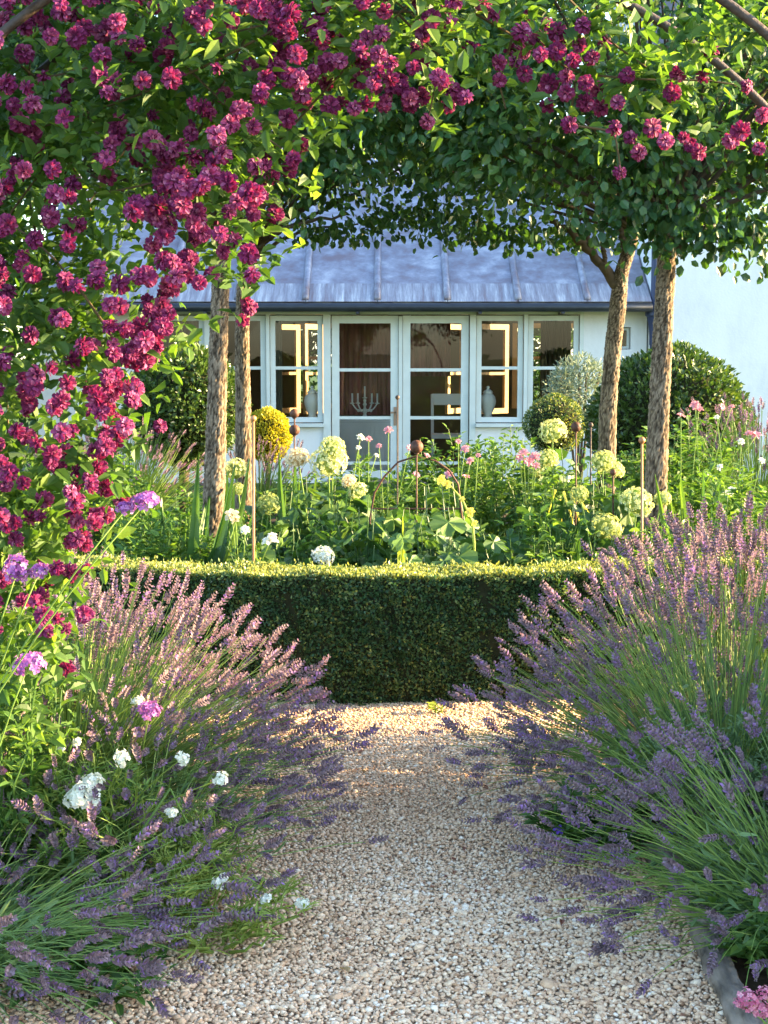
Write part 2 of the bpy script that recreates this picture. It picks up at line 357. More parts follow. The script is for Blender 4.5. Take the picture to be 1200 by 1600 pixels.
def pompon_mb(k):
    """double clematis flower, radius about 1: full, half open (k = 7, 8) or faded (k = 9)"""
    mb = MB(); rows = ((6, -.75, .30), (9, -.35, .36), (11, 0.05, .44), (11, .42, .5), (9, .78, .54), (7, 1.1, .60), (4, 1.42, .74))
    if k in (7, 8): rows = ((5, -.2, .34), (7, .5, .42), (6, .95, .5), (4, 1.35, .6))
    for n, e, t in rows:
        d, fr = ring_frames(n, e, 0.14 + .02 * (k % 3)); N = len(d)
        up = np.array([0, 0, 1.0]); tang = norm(np.cross(np.cross(d, up), d) * -1); ax = norm(d * .85 + tang * .5 + rng.normal(0, .16, d.shape))
        fr = frames(ax, norm(d * .7 - tang * .4 + rng.normal(0, .15, d.shape)))
        ln = rng.uniform(.46, .66, N); sc = np.stack([ln * rng.uniform(.75, 1.0, N), ln, ln], 1)
        mb.inst(PET, d * np.array([1, 1, .8]) * .42 * (.75 if k in (7, 8) else 1), fr, sc, np.clip(t + (.18 if k == 9 else (k % 4 - 1.5) * .05) + rng.normal(0, .10, N), 0, 1))
    mb.sphere((0, 0, 0), (.45, .45, .36), 8, 6, .1)
    return mb
POMPON_MB = [pompon_mb(k) for k in range(10)]
POMPON = [m.mesh('flower', M_clem_flower) for m in POMPON_MB]
def spike_mb(violet=0.12, lite=False):
    """lavender flower spike, length 1 along y: whorls of calyces, the lowest set apart"""
    mb = MB()
    for k, (u, rr) in enumerate(((0.0, .040), (.19, .062), (.30, .074), (.41, .080), (.52, .080), (.63, .074), (.74, .064), (.86, .046))):
        n = (4 if k < 6 else 3) if lite else (6 if 0 < k < 6 else 4)
        for j in range(n):
            a = 2 * math.pi * (j + 0.5 * (k % 2)) / n + rng.normal(0, .25)
            out = np.array([math.cos(a), 0, math.sin(a)]); d = norm(out * 0.8 + np.array([0, 0.85, 0])); q = rr * rng.uniform(1.2, 1.9)
            side = norm(np.cross(d, out)); p = out * rr * 0.3 + np.array([0, u, 0]); m = p + d * q * .6; wd = .62 if lite else .46
            V = [p, m + side * q * wd, m - side * q * wd, m + out * q * .3, p + d * q * 1.35]
            t = 0.97 if rng.random() < violet else float(np.clip(rng.normal(.42, .14), 0, .78))
            F = [(0, 1, 3), (0, 3, 2), (1, 4, 3), (3, 4, 2)] if lite else [(0, 1, 3), (0, 3, 2), (1, 4, 3), (3, 4, 2), (0, 2, 1), (1, 2, 4)]
            mb.add(V, F, [t - .1, t, t, t, min(t + .12, 1)])
    return mb
SPIKE_MB = [spike_mb(v) for v in (0.02, 0.04, 0.07, 0.14, 0.03, 0.25)]
SPIKES = [m.mesh('flower_spike', M_lav_fl) for m in SPIKE_MB]
def as_tmpl(mb):
    return np.concatenate(mb.V), np.concatenate(mb.F), np.concatenate(mb.T)
SPIKE_T = [as_tmpl(spike_mb(v, True)) for v in (0.02, 0.04, 0.07, 0.14, 0.03, 0.2)]

def ball_head_mesh(mat, name, nfl, fs, tint, flat=0.85, hemi=-0.5, npet=4, var=0.14, ru=(.86, 1.04)):
    """a dome or ball of small florets, radius 1"""
    mb = MB(); i = np.arange(nfl) + 0.5
    z = 1 - i / nfl * (1 - hemi); a = i * 2.39996 + rng.normal(0, .2, nfl); z = np.clip(z + rng.normal(0, .04, nfl), -1, 1)
    rr = np.sqrt(1 - z * z); d = np.stack([rr * np.cos(a), rr * np.sin(a), z], 1)
    c = d * np.array([1, 1, flat]) * rng.uniform(*ru, (nfl, 1)); dn = norm(d + rng.normal(0, .25, d.shape))
    ref = norm(rng.normal(size=d.shape)); u = norm(np.cross(dn, ref)); v = np.cross(dn, u)
    t = np.clip(tint + rng.normal(0, var, nfl), 0, 1)
    for k in range(npet):
        an = 2 * math.pi * k / npet; ax = u * math.cos(an) + v * math.sin(an)
        mb.inst(SMALLPET, c, frames(ax + dn * .25, dn), fs, t)
    if ru[0] > .8: mb.sphere((0, 0, 0), (.74, .74, .74 * flat), 10, 6, 0.05)
    return mb.mesh(name, mat)
HYD = [ball_head_mesh(M_hyd, 'flower_head', 150, 0.15, t) for t in (.30, .45, .62, .8)]
HYD_CREAM = [ball_head_mesh(M_cream_fl, 'flower_head', 130, 0.16, .75)]
HYD_WHITE = [ball_head_mesh(M_white_fl, 'flower_head', 110, 0.17, .45, .7)]
WHITE_HEAD = [ball_head_mesh(M_white_fl, 'flower_cluster', 26 + 4 * k, 0.42, .62, .55, -0.1, 5, .2, (.45, 1.15)) for k in range(4)]
VERB_HEAD = [ball_head_mesh(M_verb, 'flower_head', 52, 0.30, .5, .7, -0.25, 4, .22, (.55, 1.12)) for k in range(3)]
ROSY_HEAD = [ball_head_mesh(M_pink_head, 'flower_head', 46, 0.30, .6, .7, -0.2, 4, .22, (.55, 1.1))]
def rose_mesh(mat, name, n_l=4, t0=.45):
    mb = MB()
    for k in range(n_l):
        d, fr = ring_frames(6 - k // 2, 0.15 + k * 0.33, 0.12); N = len(d)
        mb.inst(PET, d * .05, fr, np.stack([np.full(N, .85 - .1 * k), np.full(N, 1 - .14 * k), np.ones(N)], 1), t0 + rng.normal(0, .08, N) + .08 * k)
    return mb.mesh(name, mat)
ROSE_W = [rose_mesh(M_white_fl, 'flower', 4, .55) for k in range(2)]
ROSE_C = [rose_mesh(M_cream_fl, 'flower', 4, .6)]
PINK = [rose_mesh(M_pink_fl, 'flower', 2, .55) for k in range(2)]
VIOLET = [rose_mesh(M_violet, 'flower', 1, .5)]
YELLOW = [rose_mesh(M_yellow, 'flower', 2, .6)]

# ------------------------------------------------------------------ the ground
mb = MB()
xs = np.concatenate([[-400, -60], np.linspace(-6, 6, 25), [60, 400]]); ys = np.concatenate([[-400, -40], np.linspace(1, 14, 27), [60, 400]])
gx, gy = np.meshgrid(xs, ys); gz = np.where((np.abs(gx) < 6) & (gy > 1) & (gy < 14), rng.normal(0, .006, gx.shape) - .012, -.012)
nx = len(xs); q = np.array([(j * nx + i, j * nx + i + 1, (j + 1) * nx + i + 1, (j + 1) * nx + i) for j in range(len(ys) - 1) for i in range(nx - 1)])
near = (np.abs(gx.ravel()[q]).max(1) < 7) & (gy.ravel()[q].max(1) < 15) & (gy.ravel()[q].min(1) > 0)
V = np.stack([gx, gy, gz], -1).reshape(-1, 3)
for mi, sel in ((0, near), (1, ~near)):
    qq = q[sel]; mb.add(V, np.concatenate([qq[:, [0, 1, 2]], qq[:, [0, 2, 3]]]), .5, mi)
struct('ground', mb, [M_soil, M_grass])

HC = np.array([0.0, 9.72]); HR = 3.60          # the round bed the box hedge runs about
PX0, PX1 = -0.92, 0.82
mb = MB(); xs = np.linspace(PX0, PX1, 20); ys = np.linspace(1.2, 6.3, 50); gx, gy = np.meshgrid(xs, ys)
gz = 0.004 + 0.006 * np.sin(gx * 5 + gy * 3) * np.cos(gy * 4.1)
gz = np.maximum(gz, 0.002); nx = len(xs)
q = np.array([(j * nx + i, j * nx + i + 1, (j + 1) * nx + i + 1, (j + 1) * nx + i) for j in range(len(ys) - 1) for i in range(nx - 1)])
mb.add(np.stack([gx, gy, gz], -1), np.concatenate([q[:, [0, 1, 2]], q[:, [0, 2, 3]]]))
struct('path', mb, M_pathbase, True)

def ico():
    p = (1 + 5 ** .5) / 2
    V = norm(np.array([(-1, p, 0), (1, p, 0), (-1, -p, 0), (1, -p, 0), (0, -1, p), (0, 1, p), (0, -1, -p), (0, 1, -p), (p, 0, -1), (p, 0, 1), (-p, 0, -1), (-p, 0, 1)], float))
    F = np.array([(0, 11, 5), (0, 5, 1), (0, 1, 7), (0, 7, 10), (0, 10, 11), (1, 5, 9), (5, 11, 4), (11, 10, 2), (10, 7, 6), (7, 1, 8), (3, 9, 4), (3, 4, 2), (3, 2, 6), (3, 6, 8), (3, 8, 9), (4, 9, 5), (2, 4, 11), (6, 2, 10), (8, 6, 7), (9, 8, 1)])
    return V, F
IV, IF = ico()
mb = MB(); SP = 0.0093
ny = int((6.28 - 2.75) / SP); nxx = int((PX1 - PX0) / SP)
gx, gy = np.meshgrid(PX0 + (np.arange(nxx) + .5) * SP, 2.75 + (np.arange(ny) + .5) * SP)
pos = np.stack([gx.ravel(), gy.ravel(), np.zeros(gx.size)], 1); pos[:, :2] += rng.normal(0, SP * .42, (len(pos), 2))
pos = pos[(pos[:, 0] > PX0) & (pos[:, 0] < PX1)]
pos[:, 2] = 0.008 + rng.uniform(0, .005, len(pos)) + 0.006 * np.sin(pos[:, 0] * 5 + pos[:, 1] * 3) * np.cos(pos[:, 1] * 4.1)
sz = np.exp(rng.normal(math.log(0.0053), .30, len(pos))); tint = np.clip(rng.normal(.64, .17, len(pos)) + .10 * np.sin(pos[:, 0] * 4.1 + 2 * np.sin(pos[:, 1] * 1.7)) * np.cos(pos[:, 1] * 3.3), 0, 1)
which = rng.integers(0, 6, len(pos))
OV = np.array([(1, 0, 0), (-1, 0, 0), (0, 1, 0), (0, -1, 0), (0, 0, 1), (0, 0, -1)], float); OF = np.array([(0, 2, 4), (2, 1, 4), (1, 3, 4), (3, 0, 4), (2, 0, 5), (1, 2, 5), (3, 1, 5), (0, 3, 5)])
for k in range(12):
    sel = (which == k % 6) & ((pos[:, 1] < 3.9) if k < 6 else (pos[:, 1] >= 3.9)); N = sel.sum()
    T = (IV * (1 + rng.normal(0, .17, (12, 1))), IF, np.full(12, .5)) if k < 6 else (OV * (1.1 + rng.normal(0, .17, (6, 1))), OF, np.full(6, .5))
    sc = sz[sel][:, None] * np.stack([rng.uniform(.75, 1.15, N), rng.uniform(.9, 1.5, N), rng.uniform(.45, .8, N)], 1)
    mb.inst(T, pos[sel], frames(rand_dirs(N) * [1, 1, .35], rand_dirs(N) * .5 + [0, 0, 1.0]), sc, tint[sel])
o = link('gravel', mb.mesh('gravel', M_gravel, smooth=True)); o['kind'] = 'stuff'
o['label'] = 'pale beige gravel stones covering the garden path'

# weathered edging along the right of the path
t = thing('path_edging', 'weathered grey edging log half buried at right side of gravel path', 'edging', (0.80, 2.6, 0))
mb = MB(); n = 170; yy = np.linspace(2.3, 4.35, n); c = np.stack([0.80 + .035 * np.sin(yy * 2.1) + .01 * np.sin(yy * 9), yy, 0.030 + .008 * np.sin(yy * 5)], 1)
mb.tubes(c, 0.040 + .005 * np.sin(yy * 11) + .003 * np.sin(yy * 27), 20)
v = mb.V[0]; an = np.arctan2(v[:, 2] - .03, v[:, 0] - .8); v[:, 0] += .004 * np.sin(an * 5 + v[:, 1] * 3) + rng.normal(0, .0013, len(v)); v[:, 2] += .004 * np.sin(an * 7 + v[:, 1] * 9) + rng.normal(0, .0013, len(v))
part('log', mb, M_edge, t, True)

# ------------------------------------------------------------------ the house
HY = 17.5
def hx(px): return (px - 600) * HY / FPX * 1.0057
def hz(py): return P(600, py, HY)[2]
house = thing('house', 'low white house with lead roof and sage grey glazed doors behind the trees', 'house', (0, HY, 0))
XL, XR = -4.2, 3.17
ZT = hz(484); ZS = hz(668); ZD = 0.03
x_w0, x_w1 = hx(232), hx(906)
for a, b, z0, z1, dy in ((XL, x_w0, -.02, ZT, 0), (x_w1, hx(963), -.02, ZT, 0), (hx(963), hx(981), -.02, hz(546), 0), (hx(963), hx(981), hz(511), ZT, 0), (hx(981), XR, -.02, ZT, 0), (x_w0, hx(514), -.02, ZS, .01), (hx(738), x_w1, -.02, ZS, .01)):
    mb = MB(); mb.box(a, b, HY + dy, HY + .28, z0, z1); part('wall', mb, M_wall, house)
BY = HY + 4.3      # back wall of the room
mb = MB(); mb.box(XL + .01, XR - .01, HY + .285, BY, -.02, ZD); part('room_floor', mb, M_floorb, house)
bz0, bz1 = 0.75, ZT - .06; bw = [(-1.34, -0.12), (1.93, 2.93)]
rz = lambda y: hz(472) - .12 + (y - HY + .28) * math.tan(R_(32))        # underside of the roof
for a, b, z0, z1 in ((XL, bw[0][0], -.02, rz(BY)), (bw[0][1], bw[1][0], -.02, rz(BY)), (bw[1][1], XR, -.02, rz(BY))) + tuple((a, b, -.02, bz0) for a, b in bw) + tuple((a, b, bz1, rz(BY)) for a, b in bw):
    mb = MB(); mb.box(a, b, BY, BY + .15, z0, z1); part('inner_wall', mb, M_room, house)
def gable(x0, x1, y0, y1, z0, top=None):
    mb = MB(); ya, yb = y0, y1; V = [(x, y, z) for x in (x0, x1) for y, z in ((ya, z0), (yb, z0), (yb, top if top else rz(yb)), (ya, top if top else rz(ya)))]
    mb.add(V, [(0, 1, 2), (0, 2, 3), (4, 6, 5), (4, 7, 6), (0, 4, 5), (0, 5, 1), (1, 5, 6), (1, 6, 2), (2, 6, 7), (2, 7, 3), (3, 7, 4), (3, 4, 0)]); part('inner_wall', mb, M_room, house)
gable(XL, XL + .2, HY + .285, BY - .002, -.02)
GY = HY + 3.1; gable(XR - .2, XR, HY + .285, GY, -.02); gable(XR - .2, XR, GY + .002, BY - .002, -.02, .8); gable(XR - .2, XR, GY + .002, BY - .002, 3.6)  # opening in the right gable is added so sun reaches into the room
def casement(ax, ay, bx_, by_, z0, z1, name, fr=.085, thick=.045, bars=(.45,)):
    """window leaf standing between two plan points, with glazing bars"""
    L = math.hypot(bx_ - ax, by_ - ay); mb = MB()
    mb.box(0, fr, 0, thick, z0, z1); mb.box(L - fr, L, 0, thick, z0, z1)
    mb.box(fr, L - fr, 0, thick, z0, z0 + fr); mb.box(fr, L - fr, 0, thick, z1 - fr, z1)
    for u in bars: zc = z0 + (z1 - z0) * u; mb.box(fr, L - fr, .003, thick - .003, zc - .02, zc + .02)
    c, s = (bx_ - ax) / L, (by_ - ay) / L
    mb.V = [np.stack([ax + v[:, 0] * c - v[:, 1] * s, ay + v[:, 0] * s + v[:, 1] * c, v[:, 2]], 1) for v in mb.V]
    return part(name, mb, M_wood, house)
for a, b in bw:
    mb = MB(); z0, z1 = bz0, bz1; m = (a + b) / 2
    for u, v in ((a, a + .07), (m - .05, m + .05), (b - .07, b)): mb.box(u, v, BY - .04, BY + .12, z0 + .07, z1 - .07)
    mb.box(a, b, BY - .04, BY + .12, z0, z0 + .07); mb.box(a, b, BY - .04, BY + .12, z1 - .07, z1)
    mb.box(a, m, BY + .02, BY + .06, 1.48, 1.53); mb.box(m, b, BY + .022, BY + .06, 1.48, 1.53)
    part('back_window_frame', mb, M_wood, house)
# unglazed frames added in the room to catch sun through the gable opening
for x0, y0, x1, y1 in ((-1.62, HY + 2.90, -1.20, HY + 3.30), (-1.10, HY + 2.75, -.86, HY + 3.20), (1.28, HY + 2.70, 1.78, HY + 3.15), (.90, HY + 2.85, 1.16, HY + 3.30)):
    casement(x0, y0, x1, y1, .72, 1.98, 'added_frame', fr=.075)
# roof
EZ = hz(472); EY = HY - .28; pit = R_(32); RL = 5.2
def roofpt(x, d, h=0.0): return np.array([x, EY + d * math.cos(pit) - h * math.sin(pit), EZ + d * math.sin(pit) + h * math.cos(pit)])
def slab(mb, x0, x1, d0, d1, h0, h1, mi=0):
    V = [roofpt(x, d, h) for x in (x0, x1) for d in (d0, d1) for h in (h0, h1)]
    mb.add(V, [(0, 1, 3), (0, 3, 2), (4, 6, 7), (4, 7, 5), (0, 4, 5), (0, 5, 1), (2, 3, 7), (2, 7, 6), (0, 2, 6), (0, 6, 4), (1, 5, 7), (1, 7, 3)], .5, mi)
mb = MB(); slab(mb, XL - .1, XR, 0, RL, -.09, -.004)
V = [roofpt(x, RL, h) for x in (XL - .1, XR) for h in (-.09, -.004)]; 
V += [np.array([x, EY + 2 * RL * math.cos(pit), EZ + .0]) + np.array([0, 0, z]) for x in (XL - .1, XR) for z in (-.09, -.004)]
mb.add(V, [(0, 1, 5), (0, 5, 4), (2, 6, 7), (2, 7, 3), (0, 4, 6), (0, 6, 2), (1, 3, 7), (1, 7, 5), (4, 5, 7), (4, 7, 6)])
roof = part('roof', mb, M_lead, house)
rolls = [hx(p) for p in (65, 170, 275, 378, 481, 590, 696, 803, 908)]
edges = [XL - .1] + rolls + [XR]
for a, b in zip(edges[:-1], edges[1:]):
    mb = MB(); slab(mb, a + .004, b - .004, .36, RL, -.002, .006); part('roof_panel', mb, M_lead, roof)
    mb = MB(); slab(mb, a + .004, b - .004, -.03, .40, .007, .014); part('eaves_panel', mb, M_lead2, roof)
for x in rolls:
    mb = MB(); c = np.array([roofpt(x, d, .022) for d in np.linspace(.0, RL, 12)]); mb.tubes(c, .042, 8); part('lead_roll', mb, M_lead, roof, True)
# gutter and fascia
mb = MB(); c = np.array([(x, EY - .04, EZ - .075) for x in np.linspace(XL - .1, XR, 12)])
mb.tubes(c, .052, 10); g_ = part('gutter', mb, M_slate, house, True)
for x in (hx(330), hx(560), hx(745), hx(870)):
    mb = MB(); mb.box(x - .02, x + .02, EY - .10, HY - .02, EZ - .15, EZ - .125); part('bracket', mb, M_slate, g_)
mb = MB(); mb.box(XL, XR, HY - .045, HY - .004, ZT - .005, EZ - .02); part('fascia', mb, M_paint, house)
# glazed front: windows and doors
def window(px0, px1, top, bot, rows, name='window', rail=None, yoff=0.0, handle=False, fr=.062, botrail=.062):
    x0, x1, z0, z1 = hx(px0), hx(px1), hz(bot), hz(top); y0 = HY + .03 + yoff; y1 = y0 + .05
    mb = MB(); mb.box(x0, x0 + fr, y0, y1, z0, z1); mb.box(x1 - fr, x1, y0, y1, z0, z1)
    mb.box(x0 + fr, x1 - fr, y0, y1, z1 - fr, z1); mb.box(x0 + fr, x1 - fr, y0, y1, z0, z0 + botrail)
    for py in rows: zc = hz(py); mb.box(x0 + fr, x1 - fr, y0 + .004, y1 - .004, zc - .019, zc + .019)
    w_ = part(name, mb, M_paint, house)
    lv = [z0 + botrail] + [hz(p) for p in sorted(rows, reverse=True)] + [z1 - fr]
    for k in range(len(lv) - 1):
        mb = MB(); lo = lv[k] + (.019 if k else 0) + .001; hi = lv[k + 1] - (.019 if k < len(lv) - 2 else 0) - .001
        V = [(x0 + fr + .001, y0 + .025, lo), (x1 - fr - .001, y0 + .025, lo), (x1 - fr - .001, y0 + .025 + rng.normal(0, .0015), hi), (x0 + fr + .001, y0 + .025 + rng.normal(0, .0015), hi)]
        mb.add(V, [(0, 1, 2), (0, 2, 3)]); part('pane', mb, M_glass, w_)
    return w_
win = [(238, 322), (340, 417), (424, 505), (743, 815), (823, 901)]
for a, b in win: window(a, b, 493, 660, (575,))
dl = window(519, 622, 493, 748, (578, 653, 724), 'door', fr=.092, botrail=.10)
dr = window(629, 731, 493, 748, (578, 653, 724), 'door', fr=.092, botrail=.10)
mb = MB()
def post(p0, p1, top=486, bot=668): mb.box(hx(p0), hx(p1), HY - .012, HY + .12, hz(bot), hz(top))
for p0, p1 in ((228, 237), (323, 339), (418, 423.3), (816, 822), (902, 908)): post(p0, p1, 491.5)
post(506, 517.5, 491.5, 752); post(732.5, 742, 491.5, 752)
mb.box(hx(228), hx(908), HY - .016, HY + .12, hz(491.3), ZT - .008)
part('window_frame', mb, M_paint, house)
mb = MB(); mb.box(hx(228), hx(506), HY - .07, HY + .115, hz(667), hz(661.5)); mb.box(hx(742.3), hx(908), HY - .07, HY + .115, hz(667), hz(661.5)); part('window_sill', mb, M_paint, house)
mb = MB(); mb.box(hx(622.6), hx(628.4), HY + .012, HY + .075, hz(748), hz(494)); part('door_stile', mb, M_paint, house)
mb = MB(); mb.box(hx(615), hx(619.5), HY + .018, HY + .03, hz(665), hz(636)); mb.box(hx(610), hx(618), HY - .03, HY - .015, hz(646), hz(643)); mb.box(hx(616.2), hx(618), HY - .03, HY + .018, hz(646), hz(643)); part('handle', mb, M_brass, dl)
mb = MB(); mb.box(hx(512), hx(738), HY - .06, HY + .28, -.02, .035); part('door_step', mb, M_edge, house)
window(964, 980, 512, 545, (), 'window', yoff=.05, fr=.03, botrail=.03)

# the taller white wing at right
wing = thing('house_wing', 'tall plain white rendered wall of the wing at right of lead roof', 'wing', (XR + 3, HY, 0))
mb = MB(); mb.box(XR + .02, XR + 7.5, HY - .14, HY + 3.0, -.02, 5.2); part('wall', mb, M_wall, wing)
mb = MB()
V = [(XR - .2, HY - .4, 5.1), (XR + 7.7, HY - .4, 5.1), (XR + 7.7, HY + 1.4, 6.4), (XR - .2, HY + 1.4, 6.4), (XR - .2, HY + 3.2, 5.1), (XR + 7.7, HY + 3.2, 5.1)]
mb.add(V, [(0, 1, 2), (0, 2, 3), (3, 2, 5), (3, 5, 4), (0, 3, 4), (1, 5, 2), (0, 4, 5), (0, 5, 1)]); part('roof', mb, M_slate, wing)
t = thing('downpipe', 'dark navy downpipe and hopper between white walls', 'downpipe', (hx(1014), HY - .2, 0))
xx = hx(1011)
mb = MB(); mb.tubes(np.array([(xx, HY - .2, z) for z in np.linspace(hz(560) - 1.3, 5.0, 8)]), .043, 12); part('pipe', mb, M_pipe, t, True)
mb = MB(); mb.lathe((xx, HY - .2, 0), [(.045, hz(540)), (.052, hz(538)), (.052, hz(528)), (.06, hz(514)), (.075, hz(502)), (.085, hz(496)), (.105, hz(494)), (.105, hz(483)), (.045, hz(483))], 14); part('hopper', mb, M_pipe, t, False)

# things in the room
def curtain(px0, px1, py0, py1, Y, mat, label, name='curtain'):
    a, b = P(px0, py0, Y), P(px1, py1, Y); n = 44
    xs = np.linspace(a[0], b[0], n); t = thing(name, label, 'curtain', ((a[0] + b[0]) / 2, Y, b[2]))
    mb = MB(); V = []
    for z, am in ((a[2], .02), ((a[2] + b[2]) / 2, .035), (b[2], .045)):
        for k, x in enumerate(xs): V.append((x + .012 * math.sin(k * 1.7), Y + am * math.sin(k * 1.15) + .01 * math.sin(k * .4), z))
    F = []
    for r in (0, 1):
        for k in range(n - 1): q0 = r * n + k; F += [(q0, q0 + 1, q0 + n + 1), (q0, q0 + n + 1, q0 + n)]
    mb.add(V, F); part('fabric', mb, mat, t, True)
curtain(527, 612, 487, 648, HY + 1.6, M_curtain, 'dusty pink curtain hanging behind the upper left door pane')
curtain(640, 704, 487, 588, HY + 1.6, M_curtain, 'dusty pink curtain hanging behind the upper right door pane')
curtain(240, 312, 492, 662, HY + .45, M_drape, 'grey gathered curtain inside the far left window')
curtain(428, 441, 490, 662, HY + .5, M_drape, 'narrow dark curtain edge beside the urn in left window')
curtain(845, 890, 490, 662, HY + 2.4, M_drape, 'dim curtain inside the window at right end')
def urn(px, label):
    c = P(px, 652, HY + .22); s = 1.0
    t = thing('urn', label, 'urn', c)
    mb = MB(); pr = [(0, 0), (.05, 0), (.055, .012), (.045, .03), (.075, .09), (.096, .16), (.1, .20), (.09, .25), (.06, .285), (.05, .295)]
    mb.lathe(c, pr, 20); part('body', mb, M_ceramic, t, True)
    mb = MB(); mb.lathe(c, [(.062, .294), (.064, .302), (.05, .325), (.02, .34), (.014, .35), (.022, .365), (.016, .382), (0, .386)], 18); part('lid', mb, M_ceramic, t, True)
urn(488, 'white lidded urn on the sill of the window left of the doors')
urn(762, 'white lidded urn on the sill of the window right of the doors')
TY = HY + 1.0; tz = P(570, 655, TY)[2]
t = thing('dining_table', 'white cloth covered table inside behind the left glazed door', 'table', (P(560, 655, TY)[0], TY, ZD))
mb = MB(); xa, xb = P(532, 655, TY)[0], P(622, 655, TY)[0]
mb.box(xa, xb, TY - .25, TY + .55, tz - .03, tz); part('table_top', mb, M_cloth, t)
mb = MB(); n = 50; V = []
for z, am in ((tz - .031, .0), (ZD + .25, .012), (ZD + .02, .02)):
    for k in range(n): V.append((xa + (xb - xa) * k / (n - 1), TY - .255 - am * (1 + math.sin(k * .9)), z))
F = []
for r in (0, 1):
    for k in range(n - 1): q0 = r * n + k; F += [(q0, q0 + n + 1, q0 + 1), (q0, q0 + n, q0 + n + 1)]
mb.add(V, F); part('cloth_drop', mb, M_cloth, t, True)
c = P(570, 651, TY) * 1.0; c[2] = tz
t = thing('candelabra', 'ornate white five candle candelabra on the table behind the left door', 'candelabra', c)
mb = MB(); mb.lathe(c, [(0, 0), (.075, 0), (.07, .02), (.03, .04), (.018, .07), (.03, .09), (.016, .12), (.014, .17), (.028, .19), (.014, .21), (.02, .25), (0, .26)], 12); part('stand', mb, M_ceramic, t, True)
for k, (dx, dy) in enumerate(((-.16, 0), (-.09, .06), (.09, .06), (.16, 0), (0, 0))):
    top = c + [dx, dy, .20 if k < 4 else .27]
    if k < 4:
        u = np.linspace(0, 1, 9)[:, None]; cc = c + [0, 0, .14] + u * np.array([dx, dy, 0]) + np.array([0, 0, 1.0]) * (-.06 * np.sin(u * math.pi) + .06 * u)
        mb = MB(); mb.tubes(cc, .010, 6); mb.sphere(cc[4], .02, 8, 6); mb.sphere(cc[2], .016, 8, 6); part('arm', mb, M_ceramic, t, True)
    mb = MB(); mb.lathe(top, [(0, -.01), (.03, .0), (.032, .008), (.012, .012), (.011, .13 if k < 4 else .15), (0, .132 if k < 4 else .152)], 8); part('candle', mb, M_ceramic, t, True)
cy = HY + 1.5; c = P(700, 700, cy)
t = thing('dining_chair', 'white chair standing indoors behind the right glazed door', 'chair', (c[0], cy, ZD))
for sx in (-.2, .2):
    for sy in (-.2, .2):
        mb = MB(); mb.tubes(np.array([(c[0] + sx * 1.1, cy + sy * 1.1, ZD), (c[0] + sx, cy + sy, .46)]), .018, 6); part('leg', mb, M_cloth, t)
mb = MB(); mb.box(c[0] - .22, c[0] + .22, cy - .22, cy + .22, .46, .51); part('seat', mb, M_cloth, t)
mb = MB(); mb.tubes(np.array([(c[0] + .2, cy + .2, .51), (c[0] + .24, cy + .26, .8), (c[0] + .26, cy + .34, 1.02)]), .022, 6); mb.tubes(np.array([(c[0] - .2, cy + .2, .51), (c[0] - .2, cy + .26, .8), (c[0] - .2, cy + .34, 1.02)]), .022, 6); mb.box(c[0] - .2, c[0] + .26, cy + .33, cy + .36, .88, 1.03); part('backrest', mb, M_cloth, t)

# ------------------------------------------------------------------ plant builders
def clumpy(n, cen, rad, nclump, cl=0.13, shell=0.5):
    """points in soft clumps inside a rounded box (cen, half sizes rad); returns points and the clump index"""
    cen = np.asarray(cen); rad = np.asarray(rad)
    u = rng.uniform(-1, 1, (nclump * 3, 3)); p = (np.abs(u) ** 4).sum(1) ** .25; u = u[p < 1][:nclump]; p = (np.abs(u) ** 4).sum(1) ** .25
    f = np.maximum(p, rng.uniform(shell, 1, len(u))) / np.maximum(p, .05); cc = cen + u * f[:, None] * rad
    k = rng.integers(0, len(cc), n); return cc[k] + rng.normal(0, cl, (n, 3)), k, cc
def ball_leaves(name, parent, cen, rad, n, size, tmpl, mat, tint0=.5, jit=.06, hemi=-1.0, core=.86, w=1.0, var=.2):
    cen = np.asarray(cen, float); rad = np.asarray(rad, float)
    d = rand_dirs(n * 2); d = d[d[:, 2] > hemi][:n]; N = len(d)
    lump = 1 + .045 * np.sin(d[:, 0] * 7 + 1) * np.cos(d[:, 2] * 6) + .03 * np.sin(d[:, 1] * 11 + d[:, 2] * 5)
    pos = cen + d * rad * (lump * (1 - np.abs(rng.normal(0, jit, N)) + .02))[:, None]
    ax = norm(d * .9 + rng.normal(0, .6, (N, 3)) + [0, 0, .25]); nr = norm(d + rng.normal(0, .5, (N, 3)))
    t = np.clip(tint0 + rng.normal(0, var, N) , 0, 1)
    mb = MB(); sc = size * rng.uniform(.7, 1.2, N); mb.inst(tmpl, pos, frames(ax, nr), np.stack([sc * w, sc, sc], 1), t)
    part(name, mb, mat, parent, stuff=True)
    if core:
        mb = MB(); mb.sphere(cen, rad * core, 24, 14); part('branches', mb, M_core, parent, True)

